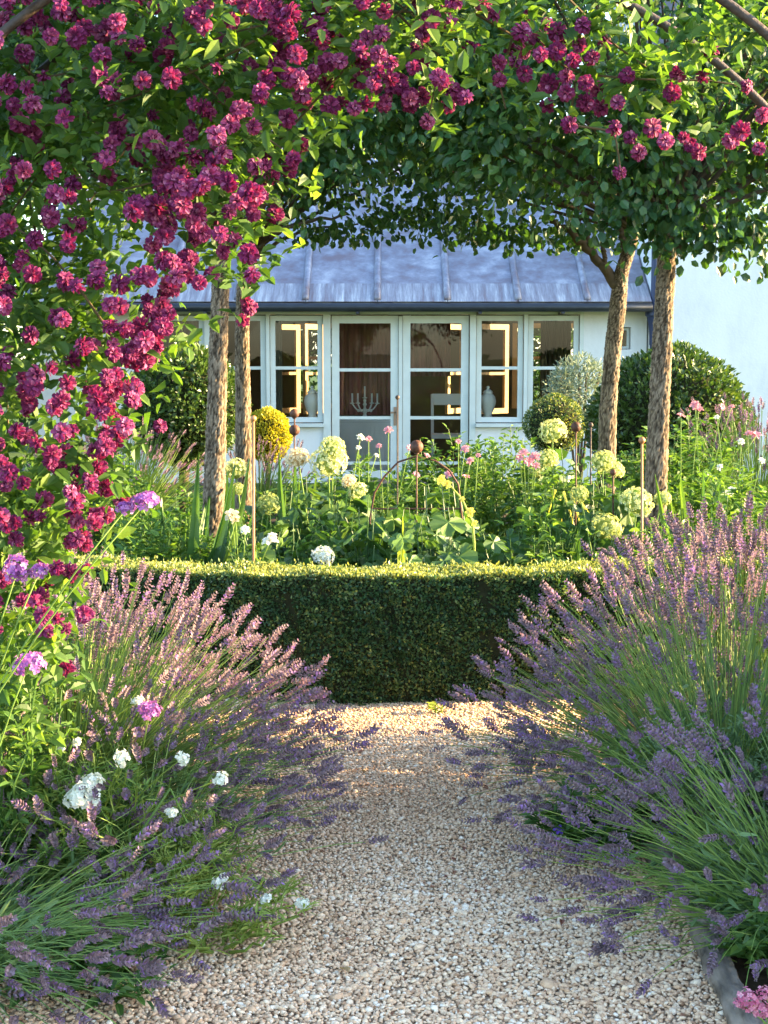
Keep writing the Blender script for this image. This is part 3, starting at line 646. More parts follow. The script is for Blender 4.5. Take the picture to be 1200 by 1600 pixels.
def bark_trunk(pts, radii, sides=56, dens=120):
    """furrowed trunk along a smooth curve"""
    pts = np.array(pts, float); m = len(pts); L = np.linalg.norm(np.diff(pts, axis=0), axis=1).sum()
    u = np.linspace(0, m - 1, int(L * dens)); C = np.stack([np.interp(u, np.arange(m), pts[:, k]) for k in range(3)], 1)
    ker = np.ones(9) / 9
    for k in range(3): C[:, k] = np.convolve(np.pad(C[:, k], 4, 'edge'), ker, 'valid')
    r = np.interp(u, np.arange(m), radii); mb = MB(); S = len(C)
    a = np.arange(sides) * 2 * math.pi / sides
    z = np.arange(S)[:, None] / dens; A = a[None]
    # plates: cellular pattern wrapped about the trunk
    nc = int(L * 300) + 30; ca = rng.uniform(0, 2 * math.pi, nc); cz = rng.uniform(-.05, L + .05, nc); rm = np.mean(radii)
    da = np.abs(A[..., None] - ca); da = np.minimum(da, 2 * math.pi - da) * rm * 1.9; dz = (z[..., None] + .012 * np.sin(A * 5)[..., None] - cz) * .5
    dd = np.sqrt(da ** 2 + dz ** 2); dd.partition(1, axis=-1); edge = np.clip((dd[..., 1] - dd[..., 0]) / .009, 0, 1)
    h = edge ** .6; lv = rng.uniform(0, 1, 1)
    R = r[:, None] * (1 + .035 * np.sin(2 * A + z * 3) + .02 * np.sin(3 * A - z * 5)) + (h - .6) * .010 + rng.normal(0, .0018, h.shape)
    D = norm(np.gradient(C, axis=0)); uu = norm(np.cross(D, [0, 1, 0])); vv = np.cross(D, uu)
    V = C[:, None] + R[..., None] * (np.cos(A)[..., None] * uu[:, None] + np.sin(A)[..., None] * vv[:, None])
    i = np.arange(S - 1)[:, None] * sides; j = np.arange(sides)[None]; j2 = (j + 1) % sides
    q = np.stack([i + j, i + j2, i + sides + j2, i + sides + j], -1).reshape(-1, 4)
    T = np.clip(.02 + .62 * h + rng.normal(0, .13, h.shape) + .05 * np.sin(z * 23 + 4 * np.sin(A)), 0, 1)
    mb.add(V, np.concatenate([q[:, [0, 1, 2]], q[:, [0, 2, 3]]]), T.ravel()); return mb, C[-1], r[-1]

LEAF_VAR = {}
def leaf_meshes(mat, tmpl, key, n=8, lo=.15, hi=.85):
    if key not in LEAF_VAR:
        out = []
        for k in range(n):
            mb = MB(); tv = tmpl[0] * [rng.uniform(.85, 1.15), 1, rng.uniform(.6, 1.5)]
            mb.add(tv, tmpl[1], np.clip(tmpl[2] - .5 + lo + (hi - lo) * k / (n - 1), 0, 1)); out.append(mb.mesh('leaf', mat))
        LEAF_VAR[key] = out
    return LEAF_VAR[key]

def tree(label, trunk, radii, cen, rad, n, limbs, nparts=0, low=(), group='pleached trees in a ring round the bed', lsize=.062):
    t = thing('tree', label, 'tree', (trunk[0][0], trunk[0][1], 0), group)
    mb, top, rt = bark_trunk(trunk, radii); part('trunk', mb, M_bark, t, True)
    pos, k, cc = clumpy(n, cen, rad, 170, .125, .55)
    ct = rng.normal(0, .13, len(cc))
    for c_, r_, m_ in low:                                    # low hanging sprays
        p2 = np.asarray(c_) + rng.normal(0, 1, (m_, 3)) * np.asarray(r_); pos = np.concatenate([pos, p2]); k = np.concatenate([k, np.zeros(m_, int)])
    N = len(pos); out = norm(pos - np.asarray(cen))
    ax = norm(out * .5 + rng.normal(0, .6, (N, 3)) + [0, -.1, -.45]); nr = norm(rng.normal(0, .55, (N, 3)) + out * .5 + [0, -.25, .75])
    tint = np.clip(.46 + ct[k] + rng.normal(0, .17, N), 0, 1); sc = lsize * rng.uniform(.65, 1.2, N); fr = frames(ax, nr)
    near, rest = split_near(pos, nparts) if nparts else (np.zeros(0, int), np.arange(N))
    mb = MB(); mb.inst(LEAF_R, pos[rest], fr[rest], sc[rest], tint[rest]); part('crown', mb, M_tree_leaf, t, stuff=True)
    if nparts: place_many('leaf', leaf_meshes(M_tree_leaf, LEAF_R, 'tree'), t, pos[near], fr[near], sc[near])
    for L in limbs:
        u = np.array(L[0], float); rr = np.linspace(L[1], L[2], 24); s = np.linspace(0, len(u) - 1, 24)
        C = np.stack([np.interp(s, np.arange(len(u)), u[:, q]) for q in range(3)], 1); C[1:-1] += rng.normal(0, .006, (22, 3))
        mb = MB(); mb.tubes(C, rr, 9, .35); part('limb', mb, M_bark, t, True)
    idx = rng.choice(len(cc), 34, replace=False); C = []
    for i in idx:
        m_ = (top + cc[i]) / 2 + rng.normal(0, .12, 3); s = np.linspace(0, 1, 9)[:, None]
        C.append((1 - s) ** 2 * (top - [0, 0, .03]) + 2 * s * (1 - s) * m_ + s ** 2 * cc[i])
    mb = MB(); mb.tubes(np.array(C), np.linspace(.016, .004, 9)[None], 5, .3); part('branches', mb, M_bark, t, stuff=True)
    return t

# ------------------------------------------------------------------ trees round the bed
def chain(pts, Y): return [P(x, y, Y + dy) for x, y, dy in pts]
def ground_under(p): return np.array([p[0], p[1], -.03])
Y1 = 8.0
tr = chain([(332, 850, 0), (337, 700, 0), (341, 540, 0), (345, 420, 0), (348, 350, 0)], Y1)
tree('foremost left trunk tree with pale straight bark beside the clematis', [ground_under(tr[0])] + tr, [.068, .059, .053, .049, .045, .046], (-1.05, 8.0, 3.41), (1.35, .75, .92), 20000,
     [([P(348, 380, Y1), P(380, 350, Y1), P(430, 310, Y1 - .2)], .03, .012), ([P(346, 375, Y1), P(320, 330, Y1), P(270, 280, Y1 + .1)], .03, .012)], 300)
Y2 = 7.8
tr = chain([(1022, 830, 0), (1030, 640, 0), (1036, 500, 0), (1042, 400, 0), (1046, 340, 0)], Y2)
tree('foremost right trunk tree glowing gold along its right edge', [ground_under(tr[0])] + tr, [.070, .057, .051, .049, .047, .052], (1.55, 7.8, 3.31), (1.40, .75, .90), 22000,
     [([P(1050, 395, Y2), P(1085, 365, Y2), P(1150, 330, Y2 - .1)], .028, .010), ([P(1040, 380, Y2), P(1010, 340, Y2), P(985, 280, Y2)], .03, .012)], 300,
     low=[(P(1130, 370, Y2 - .3), (.18, .12, .06), 130), (P(1060, 350, Y2 - .35), (.16, .12, .09), 260), (P(1000, 345, Y2 - .3), (.16, .12, .07), 200), (P(1175, 350, Y2 - .3), (.14, .12, .10), 220)])
Y3 = 10.4
tr = chain([(380, 800, 0), (380, 640, 0), (378, 520, 0), (380, 450, 0), (388, 405, 0), (402, 370, 0)], Y3)
tree('slim rear left tree behind the paler straight trunk', [ground_under(tr[0])] + tr, [.064, .056, .051, .048, .046, .043, .040], (-.85, 10.4, 3.57), (1.35, .9, .90), 17000,
     [([P(398, 392, Y3), P(425, 368, Y3), P(462, 350, Y3 - .3), P(540, 335, Y3 - .6)], .026, .008), ([P(400, 398, Y3), P(430, 380, Y3), P(480, 358, Y3), P(560, 350, Y3)], .018, .006), ([P(388, 400, Y3), P(370, 370, Y3), P(340, 340, Y3)], .03, .01)],
     low=[(P(540, 362, Y3 - .4), (.22, .2, .045), 150), (P(610, 338, Y3 - .2), (.16, .2, .05), 110), (P(490, 368, Y3 - .2), (.10, .2, .03), 60), (P(700, 338, Y3 - .6), (.2, .2, .05), 100)])
Y4 = 10.0
tr = chain([(946, 780, 0), (950, 640, 0), (958, 540, 0), (966, 470, 0), (970, 430, 0), (984, 385, 0), (992, 350, 0)], Y4)
tree('rear right tree whose dark trunk forks below the crown', [ground_under(tr[0])] + tr, [.072, .061, .055, .052, .055, .046, .040, .036], (1.35, 10.0, 3.49), (1.40, .9, .94), 17500,
     [([P(966, 448, Y4), P(945, 420, Y4), P(918, 388, Y4), P(890, 362, Y4), P(860, 345, Y4)], .042, .018), ([P(948, 424, Y4 - .02), P(944, 395, Y4), P(940, 350, Y4)], .02, .012), ([P(928, 400, Y4), P(915, 370, Y4), P(905, 340, Y4)], .022, .012), ([P(978, 405, Y4), P(972, 370, Y4), P(968, 340, Y4)], .03, .016)],
     low=[(P(725, 358, Y4 - .3), (.16, .2, .06), 130), (P(660, 335, Y4), (.2, .2, .05), 90), (P(900, 372, Y4 + .3), (.12, .2, .045), 110), (P(820, 358, Y4), (.22, .2, .05), 200), (P(780, 368, Y4 - .2), (.12, .2, .045), 90)])

# ------------------------------------------------------------------ box hedge
t = thing('box_hedge', 'clipped dark green box hedge curving across the end of the gravel path', 'hedge', (0, HC[1] - HR, 0))
def hp(a, r, z): return np.stack([HC[0] + np.sin(a) * r, HC[1] - np.cos(a) * r, z], 1)
mb = MB(); na = 80; a = np.linspace(-R_(75), R_(75), na); HH = .565
prof = [(HR - .022, -.02), (HR - .02, HH - .03), (HR - .05, HH - .018), (HR - .25, HH - .018), (HR - .28, HH - .04), (HR - .28, -.02)]
V = np.concatenate([hp(a, r, np.full(na, z)) for r, z in prof]); F = []
for k in range(len(prof) - 1):
    for j in range(na - 1): q0 = k * na + j; F += [(q0, q0 + 1, q0 + na + 1), (q0, q0 + na + 1, q0 + na)]
mb.add(V, F); part('branches', mb, M_core, t)
mb = MB(); AR = R_(40)
def hedge_leaves(n, surf):
    a = rng.uniform(-AR, AR, n)
    if surf == 'front':
        z = rng.uniform(.01, HH, n); dep = np.abs(rng.normal(0, .012, n)); dep += .014 * np.sin(a * 31 + 2 * np.sin(z * 9)) * np.cos(z * 13) + .009 * np.sin(a * 97 + z * 31) + .02 * (np.sin(a * 53 + 3 * z) > .965)
        p = hp(a, HR - dep + .004, z); out = np.stack([np.sin(a), -np.cos(a), np.zeros(n)], 1)
    else:
        r = HR - rng.uniform(0, .28, n); z = HH + .004 - np.abs(rng.normal(0, .010, n)) + .009 * np.sin(a * 27) * np.cos(r * 17) + .006 * np.sin(a * 61) + (rng.random(n) > .96) * rng.uniform(0, .03, n)
        p = hp(a, r, z); out = np.tile([0, 0, 1.0], (n, 1))
    ax = norm(out * .7 + rng.normal(0, .7, (n, 3)) + [0, 0, .3]); nr = norm(out * .7 + rng.normal(0, .6, (n, 3)) + [0, 0, .25])
    cl = .10 * np.sin(a * 55 + 3 * np.sin(p[:, 2] * 20)) * np.cos(p[:, 2] * 26 + a * 13)
    t_ = np.clip((.56 if surf == 'front' else .90) + cl + rng.normal(0, .17, n), 0, 1)  # top leaves yellower than front: new growth plus a sunlit look put into colour
    s = .0175 * rng.uniform(.7, 1.25, n); return p, frames(ax, nr), np.stack([s * 1.05, s, s], 1), t_
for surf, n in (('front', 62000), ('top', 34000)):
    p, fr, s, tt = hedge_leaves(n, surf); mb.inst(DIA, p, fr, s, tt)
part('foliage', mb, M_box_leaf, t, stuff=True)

# ------------------------------------------------------------------ topiary and shrubs by the house
t = thing('bay_tree', 'round clipped lollipop bay tree on a thin stem behind left trunks', 'topiary', P(268, 760, 12.6) * [1, 1, 0])
c = P(290, 634, 12.6); mb = MB(); mb.tubes(np.array([(c[0] - .02, c[1], -.02), (c[0] - .03, c[1], .35), (c[0], c[1], c[2] - .2)]), [.055, .045, .045], 10, .4); part('trunk', mb, M_bark, t, True)
ball_leaves('crown', t, c, (.50, .50, .51), 9500, .055, DIA, M_bay_leaf, .5, .13)
t = thing('golden_box', 'bright golden yellow clipped ball shrub by the left window', 'topiary', P(418, 720, 14.0) * [1, 1, 0])
c = P(418, 680, 14.0); ball_leaves('foliage', t, c, (.22, .2, .25), 6500, .030, DIA, M_gold_leaf, .62, .10, var=.25)
mb = MB(); mb.tubes(np.array([(c[0], c[1], -.02), (c[0], c[1], c[2])]), .025, 8, .4); part('trunk', mb, M_bark, t, True)
t = thing('bay_dome', 'large dark green clipped bay dome before the white wing', 'topiary', P(1045, 760, 13.2) * [1, 1, 0])
c = P(1045, 665, 13.2); ball_leaves('foliage', t, c, (.72, .62, .70), 12500, .058, DIA, M_bay_leaf, .45, .11)
t = thing('box_ball', 'small green box ball below the right end window', 'topiary', P(868, 720, 14.2) * [1, 1, 0])
c = P(866, 664, 14.2); ball_leaves('foliage', t, c, (.29, .29, .29), 5200, .026, DIA, M_box_leaf, .72, .06)
t = thing('olive_bush', 'loose silver grey olive bush before the right end window', 'shrub', P(905, 720, 15.0) * [1, 1, 0])
c = P(905, 612, 15.0); ball_leaves('foliage', t, c, (.34, .3, .36), 2600, .07, LEAF_N, M_olive_leaf, .5, .25, core=0)
mb = MB(); mb.tubes(np.array([[(c[0], c[1], 0), (c[0] + dx * .5, c[1], c[2] - .25), (c[0] + dx, c[1] + dy, c[2] + .2)] for dx, dy in ((-.2, .1), (0, 0), (.2, -.1), (.1, .15))]), .014, 6, .4); part('branches', mb, M_bark, t, True)

# ------------------------------------------------------------------ lavender
def lavender(label, base, n, L, tilt=(8, 82), az=None, spike=.075, nparts=300, group='lavender bushes along the path', leaves=1800, rbase=.16, droop=1.0, pw=.75, stem_r=.0014, hz_=0.0, bare=.12, tint=0.0, thin=0.0):
    base = np.array([base[0], base[1], 0.0]); t = thing('lavender', label, 'lavender', base, group)
    phi = rng.uniform(0, 2 * math.pi, n) if az is None else rng.normal(R_(az[0]), R_(az[1]), n)
    th = R_(tilt[0]) + (R_(tilt[1]) - R_(tilt[0])) * rng.uniform(0, 1, n) ** pw
    ok = (rng.random(n) > thin * np.clip(np.cos(phi + math.pi / 2) * 1.5, 0, 1) * np.clip((R_(86) - th) / R_(30), 0, 1)); phi, th = phi[ok], th[ok]; n = len(phi)
    ln = rng.uniform(L[0], L[1], n) * (1 - .10 * (th / R_(90)))
    S = 7; C = np.zeros((n, S, 3)); rb = rbase * np.sqrt(rng.uniform(0, 1, n))
    C[:, 0] = base + np.stack([np.cos(phi) * rb * (.3 + th), np.sin(phi) * rb * (.3 + th), np.full(n, .03 + hz_) + .06 * rng.uniform(0, 1, n)], 1)
    pj = phi + rng.normal(0, .22, n); ben = rng.normal(1.0, .16, n); ln = ln * np.where(rng.random(n) < .12, rng.uniform(.55, .85, n), 1); wob = rng.normal(0, .10, (n, 2))
    for k in range(1, S):
        u = k / (S - 1); ang = th * (.78 + (.30 * droop) * u * ben) + rng.normal(0, .02, n) + wob[:, 0] * math.sin(u * 5)
        pk = pj + wob[:, 1] * math.sin(u * 4 + 1); d = np.stack([np.sin(ang) * np.cos(pk), np.sin(ang) * np.sin(pk), np.cos(ang)], 1); C[:, k] = C[:, k - 1] + d * (ln / (S - 1))[:, None]
    ok = (C[:, 1:, 2].min(1) > .028) & (C[:, -1, 2] > .065); C = C[ok]; n = len(C)
    mb = MB(); mb.tubes(C, np.linspace(stem_r * 1.3, stem_r * .8, S)[None] * np.ones((n, 1)), 3, np.clip(.5 + rng.normal(0, .2, n), 0, 1), cap=False)
    part('stems', mb, M_lav_stem, t, stuff=True)
    # spikes
    sel = rng.random(n) > bare; end = C[sel, -1]; d = norm(C[sel, -1] - C[sel, -2] + rng.normal(0, .022, (sel.sum(), 3)) + [0, 0, .012]); N = len(end)
    fr = frames(d, rand_dirs(N)); sc = spike * rng.uniform(.62, 1.25, N); end = end - d * sc[:, None] * .08
    near, rest = split_near(end, nparts)
    place_many('flower_spike', SPIKES, t, end[near], fr[near], sc[near])
    if len(rest):
        mb = MB(); w_ = rng.integers(0, len(SPIKE_T), len(rest))
        for k in range(len(SPIKE_T)):
            r = rest[w_ == k]; mb.inst(SPIKE_T[k], end[r], fr[r], sc[r], np.full(len(r), .5))
        part('flower_spikes', mb, M_lav_fl, t, stuff=True)
    # narrow grey green leaves at the foot and up the stems
    if leaves:
        i = rng.integers(0, n, leaves); u = rng.uniform(0, 1, leaves) ** 1.5 * 3.4; k = np.floor(u).astype(int); f = (u - k)[:, None]
        p = C[i, k] * (1 - f) + C[i, k + 1] * f + rng.normal(0, .012, (leaves, 3)); p[:, 2] = np.maximum(p[:, 2], .01)
        d = norm(C[i, k + 1] - C[i, k]); ax = norm(d + rng.normal(0, .5, d.shape)); s = .05 * rng.uniform(.6, 1.3, leaves)
        mb = MB(); mb.inst(LEAF_N, p, frames(ax, rand_dirs(leaves, .8)), s, np.clip(rng.normal(.5, .25, leaves), 0, 1)); part('foliage', mb, M_lav_leaf, t, stuff=True)
    return t
lavender('largest left lavender bush fanning purple spikes over the path beside the hedge', G(105, 1290), 1900, (.52, .80), (8, 85), thin=.7, leaves=3500, spike=.092, pw=.62)
lavender('low lavender bush leaning over the gravel below the large left bush', G(225, 1385), 300, (.34, .54), (34, 84), thin=.5, leaves=900, spike=.085, pw=.7, rbase=.10)
lavender('right lavender bush with long green stems fanning left before the hedge', G(1135, 1270), 1700, (.56, .84), (6, 84), thin=.85, leaves=3000, spike=.095, pw=.62)
lavender('front left corner lavender bush with drooping dark purple spikes', G(-120, 1530), 680, (.34, .60), (56, 92), thin=.4, leaves=2000, spike=.088, pw=.7)
lavender('front right lavender bush spilling spikes over the weathered edging', G(1275, 1450), 740, (.40, .62), (24, 88), thin=.6, leaves=2600, spike=.088, pw=.6)
lavender('tall upright lavender behind the right bush against the hedge', np.array([1.42, 5.55]), 380, (.60, .84), (0, 42), leaves=900, spike=.10)
lavender('upright lavender under the clematis at left end of the hedge', np.array([-1.28, 5.25]), 320, (.42, .62), (2, 60), leaves=700, spike=.095)
lavender('hazy grey lavender far back left under the bay tree', np.array([P(190, 800, 12.0)[0], 12.0]), 520, (.65, .95), (5, 60), leaves=500, spike=.09, nparts=120, group='lavender by the house', stem_r=.003)
lavender('small purple lavender tuft below the golden ball shrub', np.array([P(405, 760, 13.2)[0], 13.2]), 160, (.45, .7), (5, 50), leaves=300, spike=.09, nparts=80, group='lavender by the house', stem_r=.003)
lavender('tall lavender far right in front of the white wing', np.array([P(1185, 760, 11.5)[0], 11.5]), 260, (.8, 1.15), (2, 38), leaves=400, spike=.10, nparts=120, group='lavender by the house', stem_r=.003)

# ------------------------------------------------------------------ general leafy plants
def leafy(name, label, cat, base, h, rad, n, size, tmpl=LEAF, mat=None, tint=.5, group=None, w=1.0, stems=26, upright=.4, nparts=0, dome=True):
    """a mound of stems with leaves along them"""
    mat = mat or M_green; base = np.array([base[0], base[1], 0.0]); t = thing(name, label, cat, base, group)
    S = 7; phi = rng.uniform(0, 2 * math.pi, stems); rr = rad * np.sqrt(rng.uniform(0, 1, stems)); hh = h * (1 - .35 * (rr / rad) ** 2) * rng.uniform(.75, 1.05, stems)
    u = np.linspace(0, 1, S); C = np.zeros((stems, S, 3))
    C[:, :, 0] = base[0] + np.cos(phi)[:, None] * rr[:, None] * (.25 + .75 * u ** .8); C[:, :, 1] = base[1] + np.sin(phi)[:, None] * rr[:, None] * (.25 + .75 * u ** .8); C[:, :, 2] = hh[:, None] * u
    C[:, 1:, :2] += rng.normal(0, .012, (stems, S - 1, 2))
    mb = MB(); mb.tubes(C, np.linspace(.005, .002, S)[None], 4, .4, cap=False); part('stems', mb, mat, t, stuff=True)
    i = rng.integers(0, stems, n); v = (.12 + .88 * rng.uniform(0, 1, n) ** .7) * (S - 1.001); k = np.floor(v).astype(int); f = (v - k)[:, None]
    p = C[i, k] * (1 - f) + C[i, k + 1] * f; a = rng.uniform(0, 2 * math.pi, n)
    ax = norm(np.stack([np.cos(a), np.sin(a), rng.normal(upright, .4, n)], 1)); p = p + ax * size * .35 * rng.uniform(0, 1.4, n)[:, None]
    nr = norm(np.stack([-.35 * np.cos(a), -.35 * np.sin(a), np.ones(n)], 1) + rng.normal(0, .35, (n, 3)))
    s = size * rng.uniform(.6, 1.2, n) * (1.1 - .35 * v / S); fr = frames(ax, nr); tt = np.clip(tint + rng.normal(0, .18, n) + .08 * (v / S - .5), 0, 1)
    near, rest = split_near(p, nparts) if nparts else (np.zeros(0, int), np.arange(n))
    if nparts: place_many('leaf', leaf_meshes(mat, tmpl, name + mat.name, 8, max(tint - .35, .05), min(tint + .35, .95)), t, p[near], fr[near], s[near])
    if len(rest): mb = MB(); mb.inst(tmpl, p[rest], fr[rest], np.stack([s[rest] * w, s[rest], s[rest]], 1), tt[rest]); part('foliage', mb, mat, t, stuff=True)
    return t
def flower_on(t, meshes, p, r, face=(0, -.55, .8), name='flower', stem_from=None, stem_mat=None, stem_r=.0025):
    """flower object at world point p, with a stalk down to the plant's foot"""
    b = np.array(t.location); p = np.asarray(p, float)
    d = norm(np.array(face, float) + rng.normal(0, .25, 3)); ref = norm(rng.normal(size=3)); x = norm(np.cross(ref, d)); Rm = np.stack([x, np.cross(d, x), d], 1)
    o = link(name, meshes[int(rng.integers(len(meshes)))], t, p - b); rot_obj(o, Rm, float(r))
    if stem_from is not None:
        s0 = np.asarray(stem_from, float); u = np.linspace(0, 1, 8)[:, None]; m = (s0 * .6 + p * .4); m[2] = max(m[2], (s0[2] + p[2]) / 2 + .1 * (p[2] - s0[2]))
        C = (1 - u) ** 2 * s0 + 2 * u * (1 - u) * m + u ** 2 * p; mb = MB(); mb.tubes(C, np.linspace(stem_r * 1.4, stem_r, 8), 5, .5); part('stem', mb, stem_mat or M_lav_stem, t, True)
    return o

# --- hydrangeas
HG = 'hydrangeas in the round bed'
def hydrangea(label, base_px, Y, h, rad, heads, n=170, size=.13):
    b = P(base_px, 800, Y); t = leafy('hydrangea', label, 'hydrangea', b, h * 1.05, rad, int(n * 1.5), size * 1.1, LEAF_R, M_big, .5, HG, stems=22, upright=-.45, nparts=min(int(n * 1.5), 290))
    for px, py, rpx, kind in heads:
        p = P(px, py, Y - .05 + rng.normal(0, .08)); r = rpx / FPX * p[1]
        flower_on(t, {'l': HYD[:2], 'm': HYD[1:3], 'y': HYD[2:], 'c': HYD_CREAM, 'w': HYD_WHITE}[kind], p, r, (0, -.4, .9), 'flower_head', (b[0] + (p[0] - b[0]) * .45, p[1] + .03, .05), M_lav_stem, .004)
    return t
hydrangea('hydrangea with lime mop heads right beside the pale left trunk', 400, 8.2, .72, .26, [(368, 735, 21, 'm'), (420, 788, 18, 'l'), (372, 765, 12, 'l')], 120)
hydrangea('hydrangea with the biggest yellow and cream heads in mid bed', 515, 8.3, .82, .42, [(514, 722, 29, 'y'), (520, 700, 20, 'y'), (465, 716, 19, 'c'), (560, 768, 16, 'y'), (545, 752, 12, 'c')], 230, .14)
hydrangea('small white headed hydrangea low behind the hedge rim', 505, 7.0, .32, .18, [(505, 868, 18, 'w')], 60, .11)
hydrangea('hydrangea with cream head high beside the rear right trunk', 860, 9.6, .90, .34, [(864, 674, 22, 'm'), (855, 718, 18, 'm'), (838, 735, 13, 'l')], 150, .14)
hydrangea('hydrangea between the two right trunks with pale green heads', 945, 8.8, .80, .30, [(942, 722, 20, 'm'), (960, 735, 16, 'm')], 120, .13)
hydrangea('hydrangea with lime heads at the foot of right trunk', 975, 7.6, .56, .28, [(995, 785, 26, 'm'), (946, 826, 27, 'l'), (905, 772, 14, 'l'), (1035, 780, 14, 'm')], 120, .12)

# --- broad leaved plants in mid bed
BG = 'broad leaved plants behind the hedge'
for lab, px, Y, h, r, n, s in (('broad lobed leaves low behind the hedge centre', 640, 7.2, .36, .34, 70, .17), ('broad lobed leaves left of the yellow stalk', 705, 7.5, .42, .30, 60, .17),
                               ('broad lobed leaves right of the yellow stalk', 790, 7.4, .36, .34, 66, .17), ('broad lobed leaves beneath the biggest yellow hydrangea heads', 560, 7.6, .44, .30, 56, .16),
                               ('taller broad lobed clump under the rusty hoop', 690, 8.0, .40, .36, 90, .18), ('broad lobed leaves below the pink rose clump', 835, 7.7, .40, .34, 80, .17), ('broad lobed leaves behind the right hydrangea heads', 930, 8.0, .42, .32, 70, .17), ('broad lobed leaves spread before the rusty hoop', 610, 7.8, .37, .36, 80, .17), ('broad lobed leaves under the white rose by left trunk', 425, 7.3, .36, .26, 46, .15)):
    b = P(px, 800, Y); leafy('mallow', lab, 'plant', b, h * 2.0, r * 1.15, int(n * 1.3), s * 1.15, LOBED, M_big, .68, BG, stems=20, upright=-.75, nparts=int(n * 1.3))
# --- green filler perennials
FG = 'leafy green perennials filling the bed'
fill = [('feathery green mound behind the hoop at mid bed', 600, 9.4, .80, .45, 1300, .07, M_green, .5), ('bright green leafy mound right of the doors', 790, 10.0, .95, .50, 1700, .06, M_green, .62),
        ('leafy green clump left of rear right trunk', 900, 9.2, .80, .40, 1200, .07, M_green, .5), ('leafy green mound right of the gold edged trunk', 1110, 8.6, .82, .50, 1600, .075, M_green, .55),
        ('tall leafy clump in front of the bay dome', 1060, 10.6, .95, .55, 1600, .075, M_green, .5), ('leafy clump at the far right of the bed', 1190, 7.8, .72, .40, 1300, .07, M_green, .5),
        ('leafy clump between pale trunk and lollipop bay', 290, 8.8, .62, .45, 1300, .07, M_green, .5), ('green mound at left of pale trunk beneath the lollipop bay', 240, 7.6, .50, .40, 1200, .06, M_green, .42),
        ('low leafy clump left of centre just behind hedge', 480, 7.5, .42, .30, 800, .07, M_green, .45), ('low leafy clump right of centre just behind hedge', 860, 7.4, .50, .34, 900, .07, M_green, .5),
        ('leafy clump behind the biggest yellow hydrangea', 500, 9.5, .72, .45, 1100, .07, M_green, .45), ('leafy mass behind the mid right of the bed', 720, 11.2, .85, .55, 1400, .07, M_green, .45),
        ('leafy mass far left beyond the clematis', 130, 9.5, .85, .55, 1300, .075, M_green, .4), ('leafy clump low at right behind lavender', 1040, 7.2, .45, .34, 900, .06, M_green, .5)]
for lab, px, Y, h, r, n, s, m, tn in fill:
    if 'low leafy' in lab: n = int(n * .55)
    leafy('perennial', lab, 'plant', P(px, 800, Y), h * 1.12 + (.18 if h < .55 else 0), r, int(n * 1.7), s * 1.12, LEAF, m, tn + .06, FG, stems=46, nparts=0)
# --- iris blades
IG = 'clumps of sword shaped leaves in the bed'
def iris(label, px, Y, h, n, sp, mat=None):
    h *= 1.25
    b = P(px, 800, Y); t = thing('iris', label, 'iris', (b[0], b[1], 0), IG); mat = mat or M_big
    ms = leaf_meshes(mat, BLADE, 'iris' + mat.name, 6); pos = np.array([b[0], b[1], .0]) + rng.normal(0, .04, (n, 3)) * [1, 1, 0]
    ax = norm(np.stack([rng.normal(0, sp, n), rng.normal(0, sp, n), np.ones(n)], 1)); place_many('leaf', ms, t, pos, frames(ax, norm(np.stack([ax[:, 0], -np.abs(ax[:, 1]) - .6, 0 * ax[:, 0]], 1))), h * rng.uniform(.7, 1.1, n))
iris('dark sword leaves left of the pale left trunk', 300, 7.5, .72, 14, .30)
iris('pale sword leaves low behind hedge below yellow stalk', 625, 6.95, .52, 9, .16, M_lime)
iris('sword leaves at right end of low bed centre', 880, 7.6, .62, 12, .22)
iris('sword leaves right of the gold edged trunk', 1085, 7.6, .66, 13, .25)
iris('thin sword leaves beside the copper rod', 455, 8.6, .70, 8, .15)
# --- roses and small flowers
t = leafy('rose_bush', 'white rose bush at the foot of the pale left trunk', 'rose', P(375, 830, 7.2), .68, .22, 800, .035, LEAF, M_green, .5, stems=20)
for px, py, r in ((362, 806, 13), (422, 846, 14), (383, 828, 8), (425, 838, 9), (368, 812, 9)): flower_on(t, ROSE_W if py > 820 else ROSE_C, P(px, py, 7.1), r / FPX * 7.1, stem_from=(P(375, 830, 7.2)[0], 7.2, .1))
t = leafy('rose_bush', 'pink rose clump under the cream hydrangea head', 'rose', P(825, 800, 9.0), .74, .20, 420, .04, LEAF, M_green, .5, stems=16)
for px, py, r in ((818, 708, 9), (835, 714, 10), (826, 722, 9), (838, 728, 7), (812, 716, 7)): flower_on(t, PINK, P(px, py, 8.9), r / FPX * 8.9, stem_from=(P(825, 800, 9)[0], 9.0, .2))
AG = 'pink anemones on thin stems'
def anemone(label, px, Y, fl, h=.5, meshes=None, gr=AG, rad=.2, n=260):
    b = P(px, 800, Y); t = leafy('anemone', label, 'anemone', b, h, rad, n, .055, LEAF, M_green, .5, gr, stems=14)
    for x, y, r in fl: flower_on(t, meshes or PINK, P(x, y, Y + rng.normal(0, .05)), r / FPX * Y, stem_from=(b[0] + rng.normal(0, .06), Y, .05), stem_r=.0028)
anemone('pink anemones before the left glazed door', 595, 8.8, [(607, 672, 8), (576, 686, 6), (592, 697, 5), (650, 742, 7), (640, 700, 6)])
anemone('pink anemones between hoop and right door', 722, 8.6, [(727, 702, 8), (735, 720, 7), (700, 742, 8), (728, 745, 7), (716, 690, 5), (667, 712, 6), (747, 712, 5)])
anemone('white anemone buds before left glazed door', 560, 9.0, [(563, 684, 8), (588, 712, 5), (560, 700, 5)], meshes=ROSE_W, gr=None)
anemone('pink anemones in front of the bay dome', 1080, 9.2, [(1064, 650, 8), (1086, 634, 9), (1092, 640, 8), (1128, 636, 6), (1143, 636, 6), (1182, 680, 9), (1170, 678, 8)], h=.75)
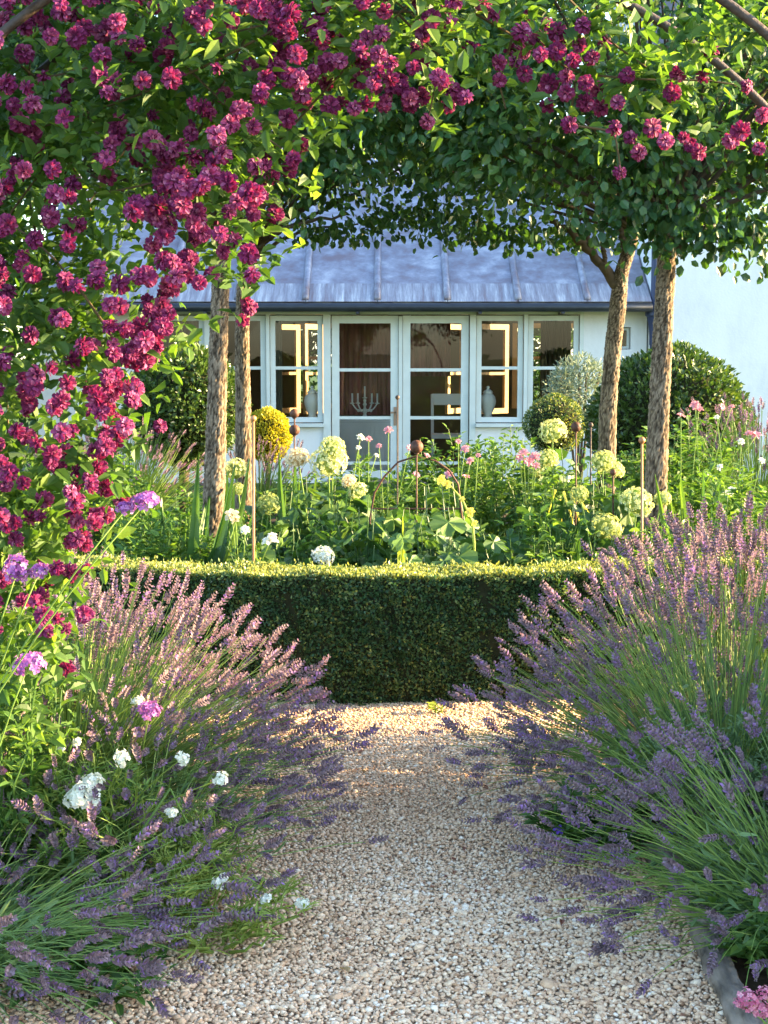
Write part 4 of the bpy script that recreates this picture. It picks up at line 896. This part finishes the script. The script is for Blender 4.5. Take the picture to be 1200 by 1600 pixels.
anemone('white anemones at right of the bed', 1150, 9.0, [(1120, 652, 5), (1158, 690, 6), (1125, 730, 6), (1190, 720, 6), (1145, 766, 9), (1135, 772, 8)], h=.7, meshes=ROSE_W, gr=None)
# --- yellow stalk, drooping yellow leaves
b = P(742, 870, 7.1); t = thing('yellow_stalk', 'tall bare yellow flower stalk leaning above the hedge centre', 'plant', (b[0], 7.1, 0))
C = np.array([(b[0], 7.1, 0), P(741, 850, 7.1), P(738, 815, 7.1), P(722, 780, 7.1), P(700, 755, 7.1), P(688, 748, 7.1)]); mb = MB(); mb.tubes(C, [.008, .007, .006, .005, .004, .003], 7, .7); part('stem', mb, M_lime, t, True)
for x, y, r in ((690, 750, 9), (699, 757, 7), (735, 800, 8), (722, 780, 5), (742, 818, 6)): flower_on(t, YELLOW, P(x, y, 7.07), r / FPX * 7.1, (rng.normal(0, .5), -.8, .3))
b = P(895, 800, 8.2); t = thing('yellowing_plant', 'drooping yellow strap leaves at right of bed centre', 'plant', (b[0], 8.2, 0))
ms = leaf_meshes(M_yellow, BLADE, 'droop', 4)
mb = MB(); mb.tubes(np.array([(b[0], 8.2, 0), P(900, 800, 8.2), P(893, 768, 8.2)]), .01, 6, .5); part('stem', mb, M_lav_stem, t, True)
for (x, y), (dx, dz), L in (((880, 768), (.35, -1), .2), ((893, 770), (.3, -1), .24), ((868, 765), (-.3, -1), .16), ((900, 775), (.6, -.8), .2), ((875, 780), (.1, -1), .15)):
    p = P(x, y, 8.15)
    Rm = frames(np.array([[dx, -.2, dz]]), np.array([[0, -1.0, .2]])); place_many('leaf', ms, t, [p], Rm, [L])
    t.children[-1].scale = (L * 3.2, L, L)

# --- rusty ornaments
OG = 'rusty ball topped plant stakes'
def stake(label, Y, px, base_y, tip_y, balls, rod=3.0, mat=None, group=OG):
    rod *= .75
    b = P(px, base_y, Y); t = thing('garden_stake', label, 'stake', (b[0], b[1], 0), group); mat = mat or M_rust
    mb = MB(); tp = P(px, tip_y, Y); mb.tubes(np.array([(b[0], b[1], -.03), (b[0], b[1], b[2]), tp]), rod / FPX * Y, 8); part('rod', mb, mat, t, True)
    for y, r in balls:
        p = P(px, y, Y); rr = r / FPX * Y; mb = MB(); mb.sphere(p, rr, 18, 12); mb.lathe(p, [(rr * .28, -rr * 1.12), (rr * .36, -rr * 1.02), (rr * .3, -rr * .9)], 10); part('ball', mb, mat, t, True)
stake('rusty stake with two balls before left window', 9.0, 460, 740, 640, [(646, 7.5), (672, 8.5)], 1.6)
stake('rusty stake with one big ball above the hoop', 7.9, 651, 800, 690, [(698, 10.5)], 1.7)
stake('rusty stake with round ball right of the cream hydrangea', 8.2, 900, 780, 662, [(667, 8)], 1.6)
stake('thin black stake with tiny tip before the door gap', 8.6, 621, 780, 620, [(621, 3.5)], 1.5, M_iron)
stake('coppery rod with small finial beside the pale left trunk', 7.0, 396, 860, 655, [(654, 5.0)], 3.0, M_copper)
stake('coppery rod with small finial left of gold edged trunk', 7.1, 1003, 870, 688, [(688, 5.5)], 2.6, M_copper)
stake('short dark rod left of the coppery rod at right', 7.9, 958, 800, 738, [(738, 5)], 1.8, M_rust)
stake('dark rod behind the rear right hydrangea', 9.0, 923, 780, 664, [(664, 4)], 1.7, M_iron)
t = thing('plant_hoop', 'rusty iron hoop support arching over the mid bed plants', 'hoop', P(655, 800, 8.0) * [1, 1, 0])
hh = [P(x, y, 8.0) for x, y in ((578, 810), (585, 770), (600, 745), (622, 722), (650, 713), (680, 720), (702, 735), (716, 757), (722, 810))]
mb = MB(); hh = [np.array([hh[0][0], 8.0, 0])] + hh + [np.array([hh[-1][0], 8.0, 0])]; mb.tubes(np.array(hh), .0055, 8); part('hoop', mb, M_rust, t, True)
mb = MB(); mb.tubes(np.array([P(580, 795, 8.0), P(720, 795, 8.0)]), .005, 6); part('crossbar', mb, M_rust, t)

# ------------------------------------------------------------------ arch and clematis
t = thing('garden_arch', 'dark iron garden arch over the path carrying clematis', 'arch', (0, 3.4, 0))
AZ, AR_ = 1.18, 1.30
def hoop_pts(Y, n=60, dz=0):
    a = np.linspace(0, math.pi, n); top = np.stack([np.cos(a) * AR_, np.full(n, Y), AZ + np.sin(a) * AR_ + dz], 1)
    return np.concatenate([[[AR_, Y, -.05], [AR_, Y, .6]], top, [[-AR_, Y, .6], [-AR_, Y, -.05]]])
for Y in (3.17, 3.55):
    mb = MB(); mb.tubes(hoop_pts(Y), .0105, 10); part('hoop', mb, M_iron, t, True)
for a in (12, 40, 66, 92, 118, 146, 170):
    x, z = math.cos(R_(a)) * AR_, AZ + math.sin(R_(a)) * AR_; mb = MB(); mb.tubes(np.array([(x, 3.17, z), (x, 3.55, z)]), .006, 8); part('crossbar', mb, M_iron, t)

CY = 3.45; NCL = 6800
def inpoly(pts, poly):
    x, y = pts[:, 0], pts[:, 1]; ins = np.zeros(len(pts), bool); j = len(poly) - 1
    for i in range(len(poly)):
        xi, yi = poly[i]; xj, yj = poly[j]
        c = ((yi > y) != (yj > y)) & (x < (xj - xi) * (y - yi) / (yj - yi + 1e-9) + xi); ins ^= c; j = i
    return ins
W2 = lambda px, py: (P(px, py, CY)[0], P(px, py, CY)[2])
poly = [W2(*p) for p in ((-330, -140), (100, -260), (520, -230), (790, -140), (748, 40), (700, 150), (640, 130), (560, 110), (470, 170), (445, 270), (425, 370), (385, 410), (330, 400), (290, 470), (240, 560), (200, 690), (150, 800), (125, 930), (80, 1040), (0, 1090), (-330, 1150))]
t = thing('clematis', 'clematis climbing the arch smothered in double magenta flowers', 'clematis', (-1.2, CY, 0))
lo, hi = np.min(poly, 0), np.max(poly, 0)
cc = rng.uniform(lo, hi, (900, 2)); cc = cc[inpoly(cc, poly)][:420]
N = NCL; k = rng.integers(0, len(cc), N); q = cc[k] + rng.normal(0, .055, (N, 2)); dep = rng.normal(0, .5, len(cc)) * .22
ctr = np.stack([q[:, 0], CY + dep[k] + rng.normal(0, .06, N), q[:, 1]], 1)
# sprays trailing to the right along the hoops
def spray(px, py, n, sx, sy, Y):
    return P(px, py, Y) + rng.normal(0, 1, (n, 3)) * np.array([sx, .06, sy]) / 660
ex = [spray(*a) for a in ((850, 90, 50, 60, 45, 3.45), (930, 30, 26, 25, 20, 3.4), (1000, 100, 26, 40, 30, 3.45), (1040, 130, 24, 30, 25, 3.5), (1090, 60, 28, 30, 30, 3.3), (1140, 40, 22, 25, 25, 3.25), (1020, 150, 26, 25, 25, 3.5), (1100, 130, 22, 30, 30, 3.4), (1180, 60, 16, 15, 25, 3.2), (800, 30, 20, 40, 25, 3.45), (750, 110, 10, 20, 30, 3.45), (980, 220, 16, 40, 10, 3.5), (1100, 210, 12, 40, 12, 3.5),
                           (-20, 1000, 60, 50, 70, 3.4))]
ctr = np.concatenate([ctr] + ex); N = len(ctr); young = np.arange(N) >= NCL
# each centre carries a leaf of three leaflets
a0 = norm(np.stack([rng.normal(0, .6, N), -.55 + rng.normal(0, .4, N), rng.normal(-.05, .55, N)], 1)); n0 = norm(np.stack([rng.normal(0, .4, N), -.55 + rng.normal(0, .3, N), .75 + rng.normal(0, .3, N)], 1))
F0 = frames(a0, n0); sz = .045 * rng.uniform(.65, 1.25, N); tint = np.clip(.46 + rng.normal(0, .12, len(cc))[np.concatenate([k, np.zeros(N - NCL, int)])] + rng.normal(0, .14, N), 0, 1); tint[young] = np.clip(tint[young] + .14, 0, 1)
Lp, Lr, Ls, Lt = [], [], [], []
for an, back, sc in ((0, 0, 1.0), (R_(68), .55, .8), (R_(-68), .55, .8)):
    ax = F0[:, :, 1] * math.cos(an) + F0[:, :, 0] * math.sin(an); nr = F0[:, :, 2] + rng.normal(0, .25, (N, 3)); keep = rng.random(N) < (1.0 if an == 0 else .85)
    Lp.append((ctr - F0[:, :, 1] * sz[:, None] * back)[keep]); Lr.append(frames(ax, nr)[keep]); Ls.append((sz * sc)[keep]); Lt.append(tint[keep])
Lp, Lr, Ls, Lt = map(np.concatenate, (Lp, Lr, Ls, Lt))
vis = (np.abs(Lp[:, 0]) < .95) & (Lp[:, 2] < 2.40); dd = np.where(vis, Lp[:, 1], 99); order = np.argsort(dd); nearL, restL = order[:300], order[300:]
mb = MB(); mb.inst(LEAF, Lp[restL], Lr[restL], np.stack([Ls[restL] * 1.15, Ls[restL], Ls[restL]], 1), Lt[restL]); part('foliage', mb, M_clem_leaf, t, stuff=True)
place_many('leaf', leaf_meshes(M_clem_leaf, LEAF, 'clem'), t, Lp[nearL], Lr[nearL], Ls[nearL])
# vines
C = []
for _ in range(70):
    i, j = rng.integers(0, len(cc), 2)
    if np.linalg.norm(cc[i] - cc[j]) > .9: continue
    a, b = np.array([cc[i][0], CY + dep[i], cc[i][1]]), np.array([cc[j][0], CY + dep[j], cc[j][1]]); m = (a + b) / 2 + rng.normal(0, .1, 3); u = np.linspace(0, 1, 12)[:, None]
    C.append((1 - u) ** 2 * a + 2 * u * (1 - u) * m + u ** 2 * b)
for pts in ([(740, 20), (860, 90), (900, 115), (1010, 125), (1100, 125), (1165, 135)], [(890, 0), (960, 70), (1010, 105)], [(800, 60), (780, 130), (790, 170)], [(620, 20), (690, 90), (668, 190)], [(900, 120), (890, 195), (960, 205), (970, 265)]):
    pp = np.array([P(x, y, CY) for x, y in pts]); s = np.linspace(0, len(pp) - 1, 12); C.append(np.stack([np.interp(s, np.arange(len(pp)), pp[:, q_]) for q_ in range(3)], 1))
mb = MB(); mb.tubes(np.array(C), np.linspace(.0035, .002, 12)[None], 5, .4); part('vines', mb, M_vine, t, stuff=True)
mb = MB()
for k_ in range(5):
    x0 = -1.25 + rng.normal(0, .05); u = np.linspace(0, 1, 20); mb.tubes(np.stack([x0 + .06 * np.sin(u * 9 + k_) + .2 * u ** 2, CY + .08 * np.cos(u * 8 + k_ * 2), u * 1.9], 1), .009, 6, .4)
part('main_stem', mb, M_vine, t, True)
# flowers
right = [(755, 8), (770, 22), (828, 22), (815, 50), (840, 65), (855, 40), (870, 50), (818, 80), (805, 95), (845, 85), (870, 80), (895, 95), (905, 70), (910, 40), (945, 65), (780, 98), (780, 125), (800, 80), (820, 115), (838, 140), (858, 130), (885, 120), (885, 145), (915, 130), (935, 140), (915, 160), (938, 168), (965, 160), (855, 165), (890, 195), (925, 90), (960, 200), (985, 215), (998, 238), (1020, 200), (1040, 220), (1068, 215), (1092, 238), (1080, 228), (968, 270), (1060, 115), (1050, 145), (1098, 120), (1110, 78), (1167, 135), (1158, 205), (1142, 220), (1186, 232), (1192, 180), (980, 118), (875, 55), (650, 75), (668, 190), (703, 140), (735, 70), (745, 78), (720, 150), (700, 165), (660, 150), (640, 150), (612, 140), (600, 165), (575, 120), (470, 228), (425, 275), (515, 165), (510, 130), (452, 265), (430, 335), (400, 300), (390, 480), (380, 500), (385, 470), (250, 666), (165, 805), (105, 1045), (190, 780)]
path = np.array([(245, 190), (250, 240), (240, 330), (285, 330), (330, 270), (400, 330), (320, 390), (265, 430), (240, 500), (205, 590), (155, 650), (140, 740), (130, 830), (95, 930)], float)
s = rng.uniform(0, len(path) - 1, 75); trail = np.stack([np.interp(s, np.arange(len(path)), path[:, c_]) for c_ in (0, 1)], 1) + rng.normal(0, 16, (75, 2))
band = np.stack([rng.uniform(400, 740, 55), rng.uniform(-40, 175, 55)], 1); band = band[(band[:, 1] < 175 - (band[:, 0] < 460) * 10)]
pix = rng.uniform((-40, -30), (460, 1000), (1400, 2)); w2 = np.array([W2(*p) for p in pix]); pix = pix[inpoly(w2, poly)]
seeds = []
for p in pix:
    if all(np.hypot(*(p - k_)) > 38 for k_ in seeds): seeds.append(p)
keep = []
for p in seeds[:128]:
    for _ in range(int(rng.choice([1, 2, 3, 4], p=[.3, .3, .25, .15]))): keep.append(p + rng.normal(0, 17, 2) * [.8, 1.2])
trail = np.concatenate([trail, trail[:40] + rng.normal(0, 14, (40, 2))]); band = np.concatenate([band, band[:34] + rng.normal(0, 14, (34, 2))])
fl = [(p, CY - .02 + rng.normal(0, .05)) for p in right] + [(p, CY - .16 + rng.normal(0, .07)) for p in trail] + [(p, CY - .12 + rng.normal(0, .1)) for p in band] + [(p, CY - .24 + rng.normal(0, .10)) for p in keep]
fp = np.array([P(p[0], p[1], Y) for p, Y in fl]); fr_ = rng.uniform(.0185, .0262, len(fl)); order = np.argsort(fp[:, 1]); far = rng.permutation(len(fl))
for i in order[:300]: flower_on(t, POMPON, fp[i], fr_[i], (rng.normal(0, .45), -.8, rng.normal(.1, .4)))
rest = order[300:]; mb = MB(); wh = rng.integers(0, len(POMPON_MB), len(rest))
fd = norm(np.stack([rng.normal(0, .45, len(rest)), np.full(len(rest), -.8), rng.normal(.1, .4, len(rest))], 1)); FR = frames(rand_dirs(len(rest)), fd); FR = np.stack([FR[:, :, 0], np.cross(fd, FR[:, :, 0]), fd], -1)
for k_ in range(len(POMPON_MB)):
    q_ = wh == k_; mb.inst(as_tmpl(POMPON_MB[k_]), fp[rest[q_]], FR[q_], fr_[rest[q_]], np.full(q_.sum(), .5))
part('flowers', mb, M_clem_flower, t, stuff=True)

# ------------------------------------------------------------------ left border: white flowers, verbena, leafy ground plants
def white_plant(label, base, h, rad, heads, Y, n=700):
    t = leafy('white_valerian', label, 'plant', base, h, rad, n, .045, LEAF_N, M_lime, .45, 'white flowered plants in the left border', stems=34, w=.8)
    for x, y, r in heads:
        p = P(x, y, Y + rng.normal(0, .04)); p[2] = max(p[2], .04); flower_on(t, WHITE_HEAD, p, r / FPX * Y, name='flower_cluster', stem_from=(base[0] + rng.normal(0, .05), base[1], .02), stem_mat=M_lime, stem_r=.0016)
white_plant('white flowered plant behind the front left lavender with biggest clusters', G(150, 1390), .42, .26, [(145, 1225, 18), (118, 1248, 17), (140, 1250, 15), (128, 1232, 13), (190, 1185, 12), (345, 1217, 11), (268, 1270, 10), (285, 1185, 10)], 3.7, 900)
white_plant('white flowered plant sprawling low at the left edge of gravel', G(330, 1475), .19, .27, [(340, 1380, 11), (350, 1372, 9), (292, 1440, 10), (308, 1465, 10), (318, 1448, 9), (388, 1425, 11), (415, 1405, 9), (472, 1412, 10), (300, 1455, 9)], 3.5, 1100)
white_plant('white flowered plant under the clematis low at far left', G(40, 1300), .5, .24, [(190, 1180, 9), (15, 1140, 10), (215, 1095, 9), (120, 1160, 7), (95, 1170, 7)], 4.0, 700)
LG = 'leafy green plants in the left border'
leafy('border_plant', 'airy pale green plant between front left lavender and large left lavender', 'plant', G(110, 1400), .40, .28, 1500, .055, LEAF_N, M_green, .8, LG, stems=46, w=1.0)
leafy('border_plant', 'lime green wisps beside the low lavender over the gravel', 'plant', G(300, 1400), .26, .18, 700, .045, LEAF_N, M_lime, .7, LG, stems=36, w=.7)
leafy('border_plant', 'bright green narrow leaved plant below the clematis at left', 'plant', G(60, 1260), .62, .34, 2200, .07, LEAF_N, M_green, .7, LG, stems=40, w=1.5)
leafy('border_plant', 'lime stemmed wispy plant right of front left lavender', 'plant', G(255, 1440), .24, .20, 1100, .045, LEAF_N, M_lime, .6, LG, stems=44, w=.8)
leafy('border_plant', 'green leafy plant at far left under the lowest clematis flowers', 'plant', np.array([-1.08, 3.9]), .85, .26, 1500, .05, LEAF, M_green, .6, LG, stems=34)
leafy('border_plant', 'low leafy plant at foot of front left lavender', 'plant', G(140, 1545), .12, .22, 500, .05, LEAF, M_green, .4, LG, stems=20)
RG = 'leafy green plants in the right border'
leafy('border_plant', 'low dark green plant under the right lavender at the gravel edge', 'plant', G(930, 1330), .18, .20, 900, .05, LEAF, M_green, .35, RG, stems=24)
leafy('border_plant', 'grey green foliage mound inside the right lavender', 'plant', G(1120, 1300), .40, .30, 1600, .05, LEAF_N, M_lav_leaf, .7, RG, stems=36)
leafy('border_plant', 'bright green leaves behind the edging log at right', 'plant', G(1190, 1500), .16, .18, 500, .05, LEAF, M_green, .6, RG, stems=20)
VG = 'tall verbena flower heads on thin stalks'
def verbena(label, heads, base, Y, meshes=None, bow=0.0):
    b = np.array([base[0], base[1], 0.0]); t = thing('verbena', label, 'verbena', b, VG)
    for x, y, r in heads:
        p = P(x, y, Y); flower_on(t, meshes or VERB_HEAD, p, r / FPX * Y, (0, -.5, .8), 'flower_head', b + [rng.normal(0, .02), 0, 0], M_lav_stem, .0017)
    return t
verbena('mauve verbena heads arching in front of the pale left trunk', [(228, 785, 23), (197, 795, 16)], (-1.25, 3.1), 3.1)
verbena('mauve verbena heads against the clematis at left edge', [(28, 888, 24), (62, 892, 15)], (-1.1, 3.2), 3.1)
verbena('large pinkish verbena head low at left edge', [(44, 1040, 26)], (-1.05, 3.25), 3.15)
verbena('bright pink verbena head amid the left lavender stems', [(234, 1112, 20)], G(210, 1330), 3.8, ROSY_HEAD if False else None)
verbena('rosy flower heads in the bottom right corner', [(1170, 1562, 18), (1188, 1580, 18), (1195, 1552, 12), (1155, 1568, 10)], (.86, 2.95), 2.95, ROSY_HEAD)
t = thing('cranesbill', 'violet cranesbill flowers scattered low under the right lavender', 'flower', G(950, 1330))
for x, y, r in ((895, 1217, 9), (919, 1219, 8), (873, 1297, 9), (958, 1333, 7), (1050, 1300, 6), (1070, 1290, 6), (1110, 1495, 8)):
    q_ = G(x, y); Yf = q_[1] - .35; p = P(x, y, max(Yf, 3.4)); p[2] = max(p[2], .03); flower_on(t, VIOLET, p, r / FPX * p[1], stem_from=(p[0] + .08, p[1] + .06, 0.0), stem_r=.0015)
# two fallen stalks leaning out of the left border
t = thing('bent_stalk', 'long green grass stalk bent over sharply at left of the path', 'grass stalk', G(150, 1420))
Yb = 3.75; mb = MB(); mb.tubes(np.array([P(145, 1410, Yb), P(200, 1330, Yb), P(266, 1232, Yb)]), [.005, .004, .003], 6, .2); mb.tubes(np.array([P(266, 1232, Yb), P(300, 1300, Yb), P(335, 1350, Yb), P(378, 1440, Yb)]), [.0025, .0022, .002, .0015], 5, .5); part('stalk', mb, M_lav_stem, t, True)
# small sprout and fallen leaves on the gravel
leafy('seedling', 'tiny green seedling at the foot of the hedge by the path', 'seedling', G(683, 1118), .06, .03, 14, .045, LEAF, M_lime, .5, stems=4)
M_dead = leaf_mat('dead_leaf', [(0, (.16, .05, .03)), (.5, (.30, .14, .07)), (1, (.42, .28, .12))], .1)
for lab, x, y, tn, s in (('curled reddish fallen leaf on gravel near the hedge', 535, 1141, .2, .055), ('tan fallen leaf on gravel by left lavender tips', 545, 1520, .9, .04), ('small dark red petal on the gravel at centre', 878, 1437, .05, .028), ('brown fallen leaf on the gravel at left', 540, 1470, .4, .03), ('small brown leaf on the gravel beside left white flowers', 482, 1290, .3, .028)):
    g = G(x, y, .02); o_ = MB(); fr = frames(rand_dirs(1) * [1, 1, .1], np.array([[.2, 0, 1.0]])); o_.inst(leaf_tmpl(.6, .2, .2), np.zeros((1, 3)), fr, s, [tn])
    ob = link('fallen_leaf', o_.mesh('fallen_leaf', M_dead), None, g); ob['label'] = lab; ob['category'] = 'leaf'; ob['group'] = 'fallen leaves on the gravel'

mb = MB(); n = 420; lx = rng.uniform(PX0 + .05, PX1 - .05, n); ly = rng.uniform(2.9, 6.1, n)
mb.inst(leaf_tmpl(.6, .2, .25), np.stack([lx, ly, rng.uniform(.013, .018, n)], 1), frames(rand_dirs(n) * [1, 1, .15], rand_dirs(n) * .4 + [0, 0, 1.0]), np.where(rng.random(n) < .3, rng.uniform(.012, .026, n), rng.uniform(.006, .012, n)), np.clip(rng.normal(.3, .3, n), 0, 1))
o = link('leaf_litter', mb.mesh('leaf_litter', M_dead)); o['kind'] = 'stuff'; o['label'] = 'small dry leaf and petal scraps strewn on the gravel'
# trees that stand behind the house and at the left of the garden
for x, y, rx, ry, h, n, lab, gr in ((-2.6, 25.5, 2.3, .9, 2.0, 12000, 'dark bushy tree seen through the left back window', 'trees behind the house'), (2.4, 25.5, 2.3, .9, 2.0, 12000, 'dark bushy tree seen through the right back window', 'trees behind the house'),
                            (-6.6, 15.5, 2.2, 1.2, 2.5, 14000, 'big leafy tree left of the house beyond the clematis', None), (-4.9, 24.5, 2.6, 1.2, 4.2, 14000, 'tall dark tree rising behind the left end of the roof', None)):
    t = thing('garden_tree', lab, 'tree', (x, y, 0), gr)
    pos, kk, c_ = clumpy(n, (x, y, h), (rx, ry, h - .1), 120, .22, .4); N = len(pos)
    mb = MB(); mb.inst(DIA, pos, frames(rand_dirs(N), rand_dirs(N, .6)), .18 * rng.uniform(.7, 1.2, N), np.clip(.42 + rng.normal(0, .2, N), 0, 1)); part('crown', mb, M_tree_leaf, t, stuff=True)
    mb = MB(); mb.tubes(np.array([(x, y, -.02), (x, y, h)]), [.14, .07], 8, .3); part('trunk', mb, M_bark, t, True)

# border that goes on to the right of the picture and shades the path
for y, x, h, lab in ((3.3, 2.85, 1.4, 'tall green shrub in the right border beyond the arch foot'), (4.45, 2.95, 1.4, 'rounded green shrub in the right border before the hedge')):
    t = thing('border_shrub', lab, 'shrub', (x, y, 0))
    ball_leaves('foliage', t, (x, y, h / 2), (.75, .75, h / 2), 3500, .09, LEAF, M_green, .4, .12)
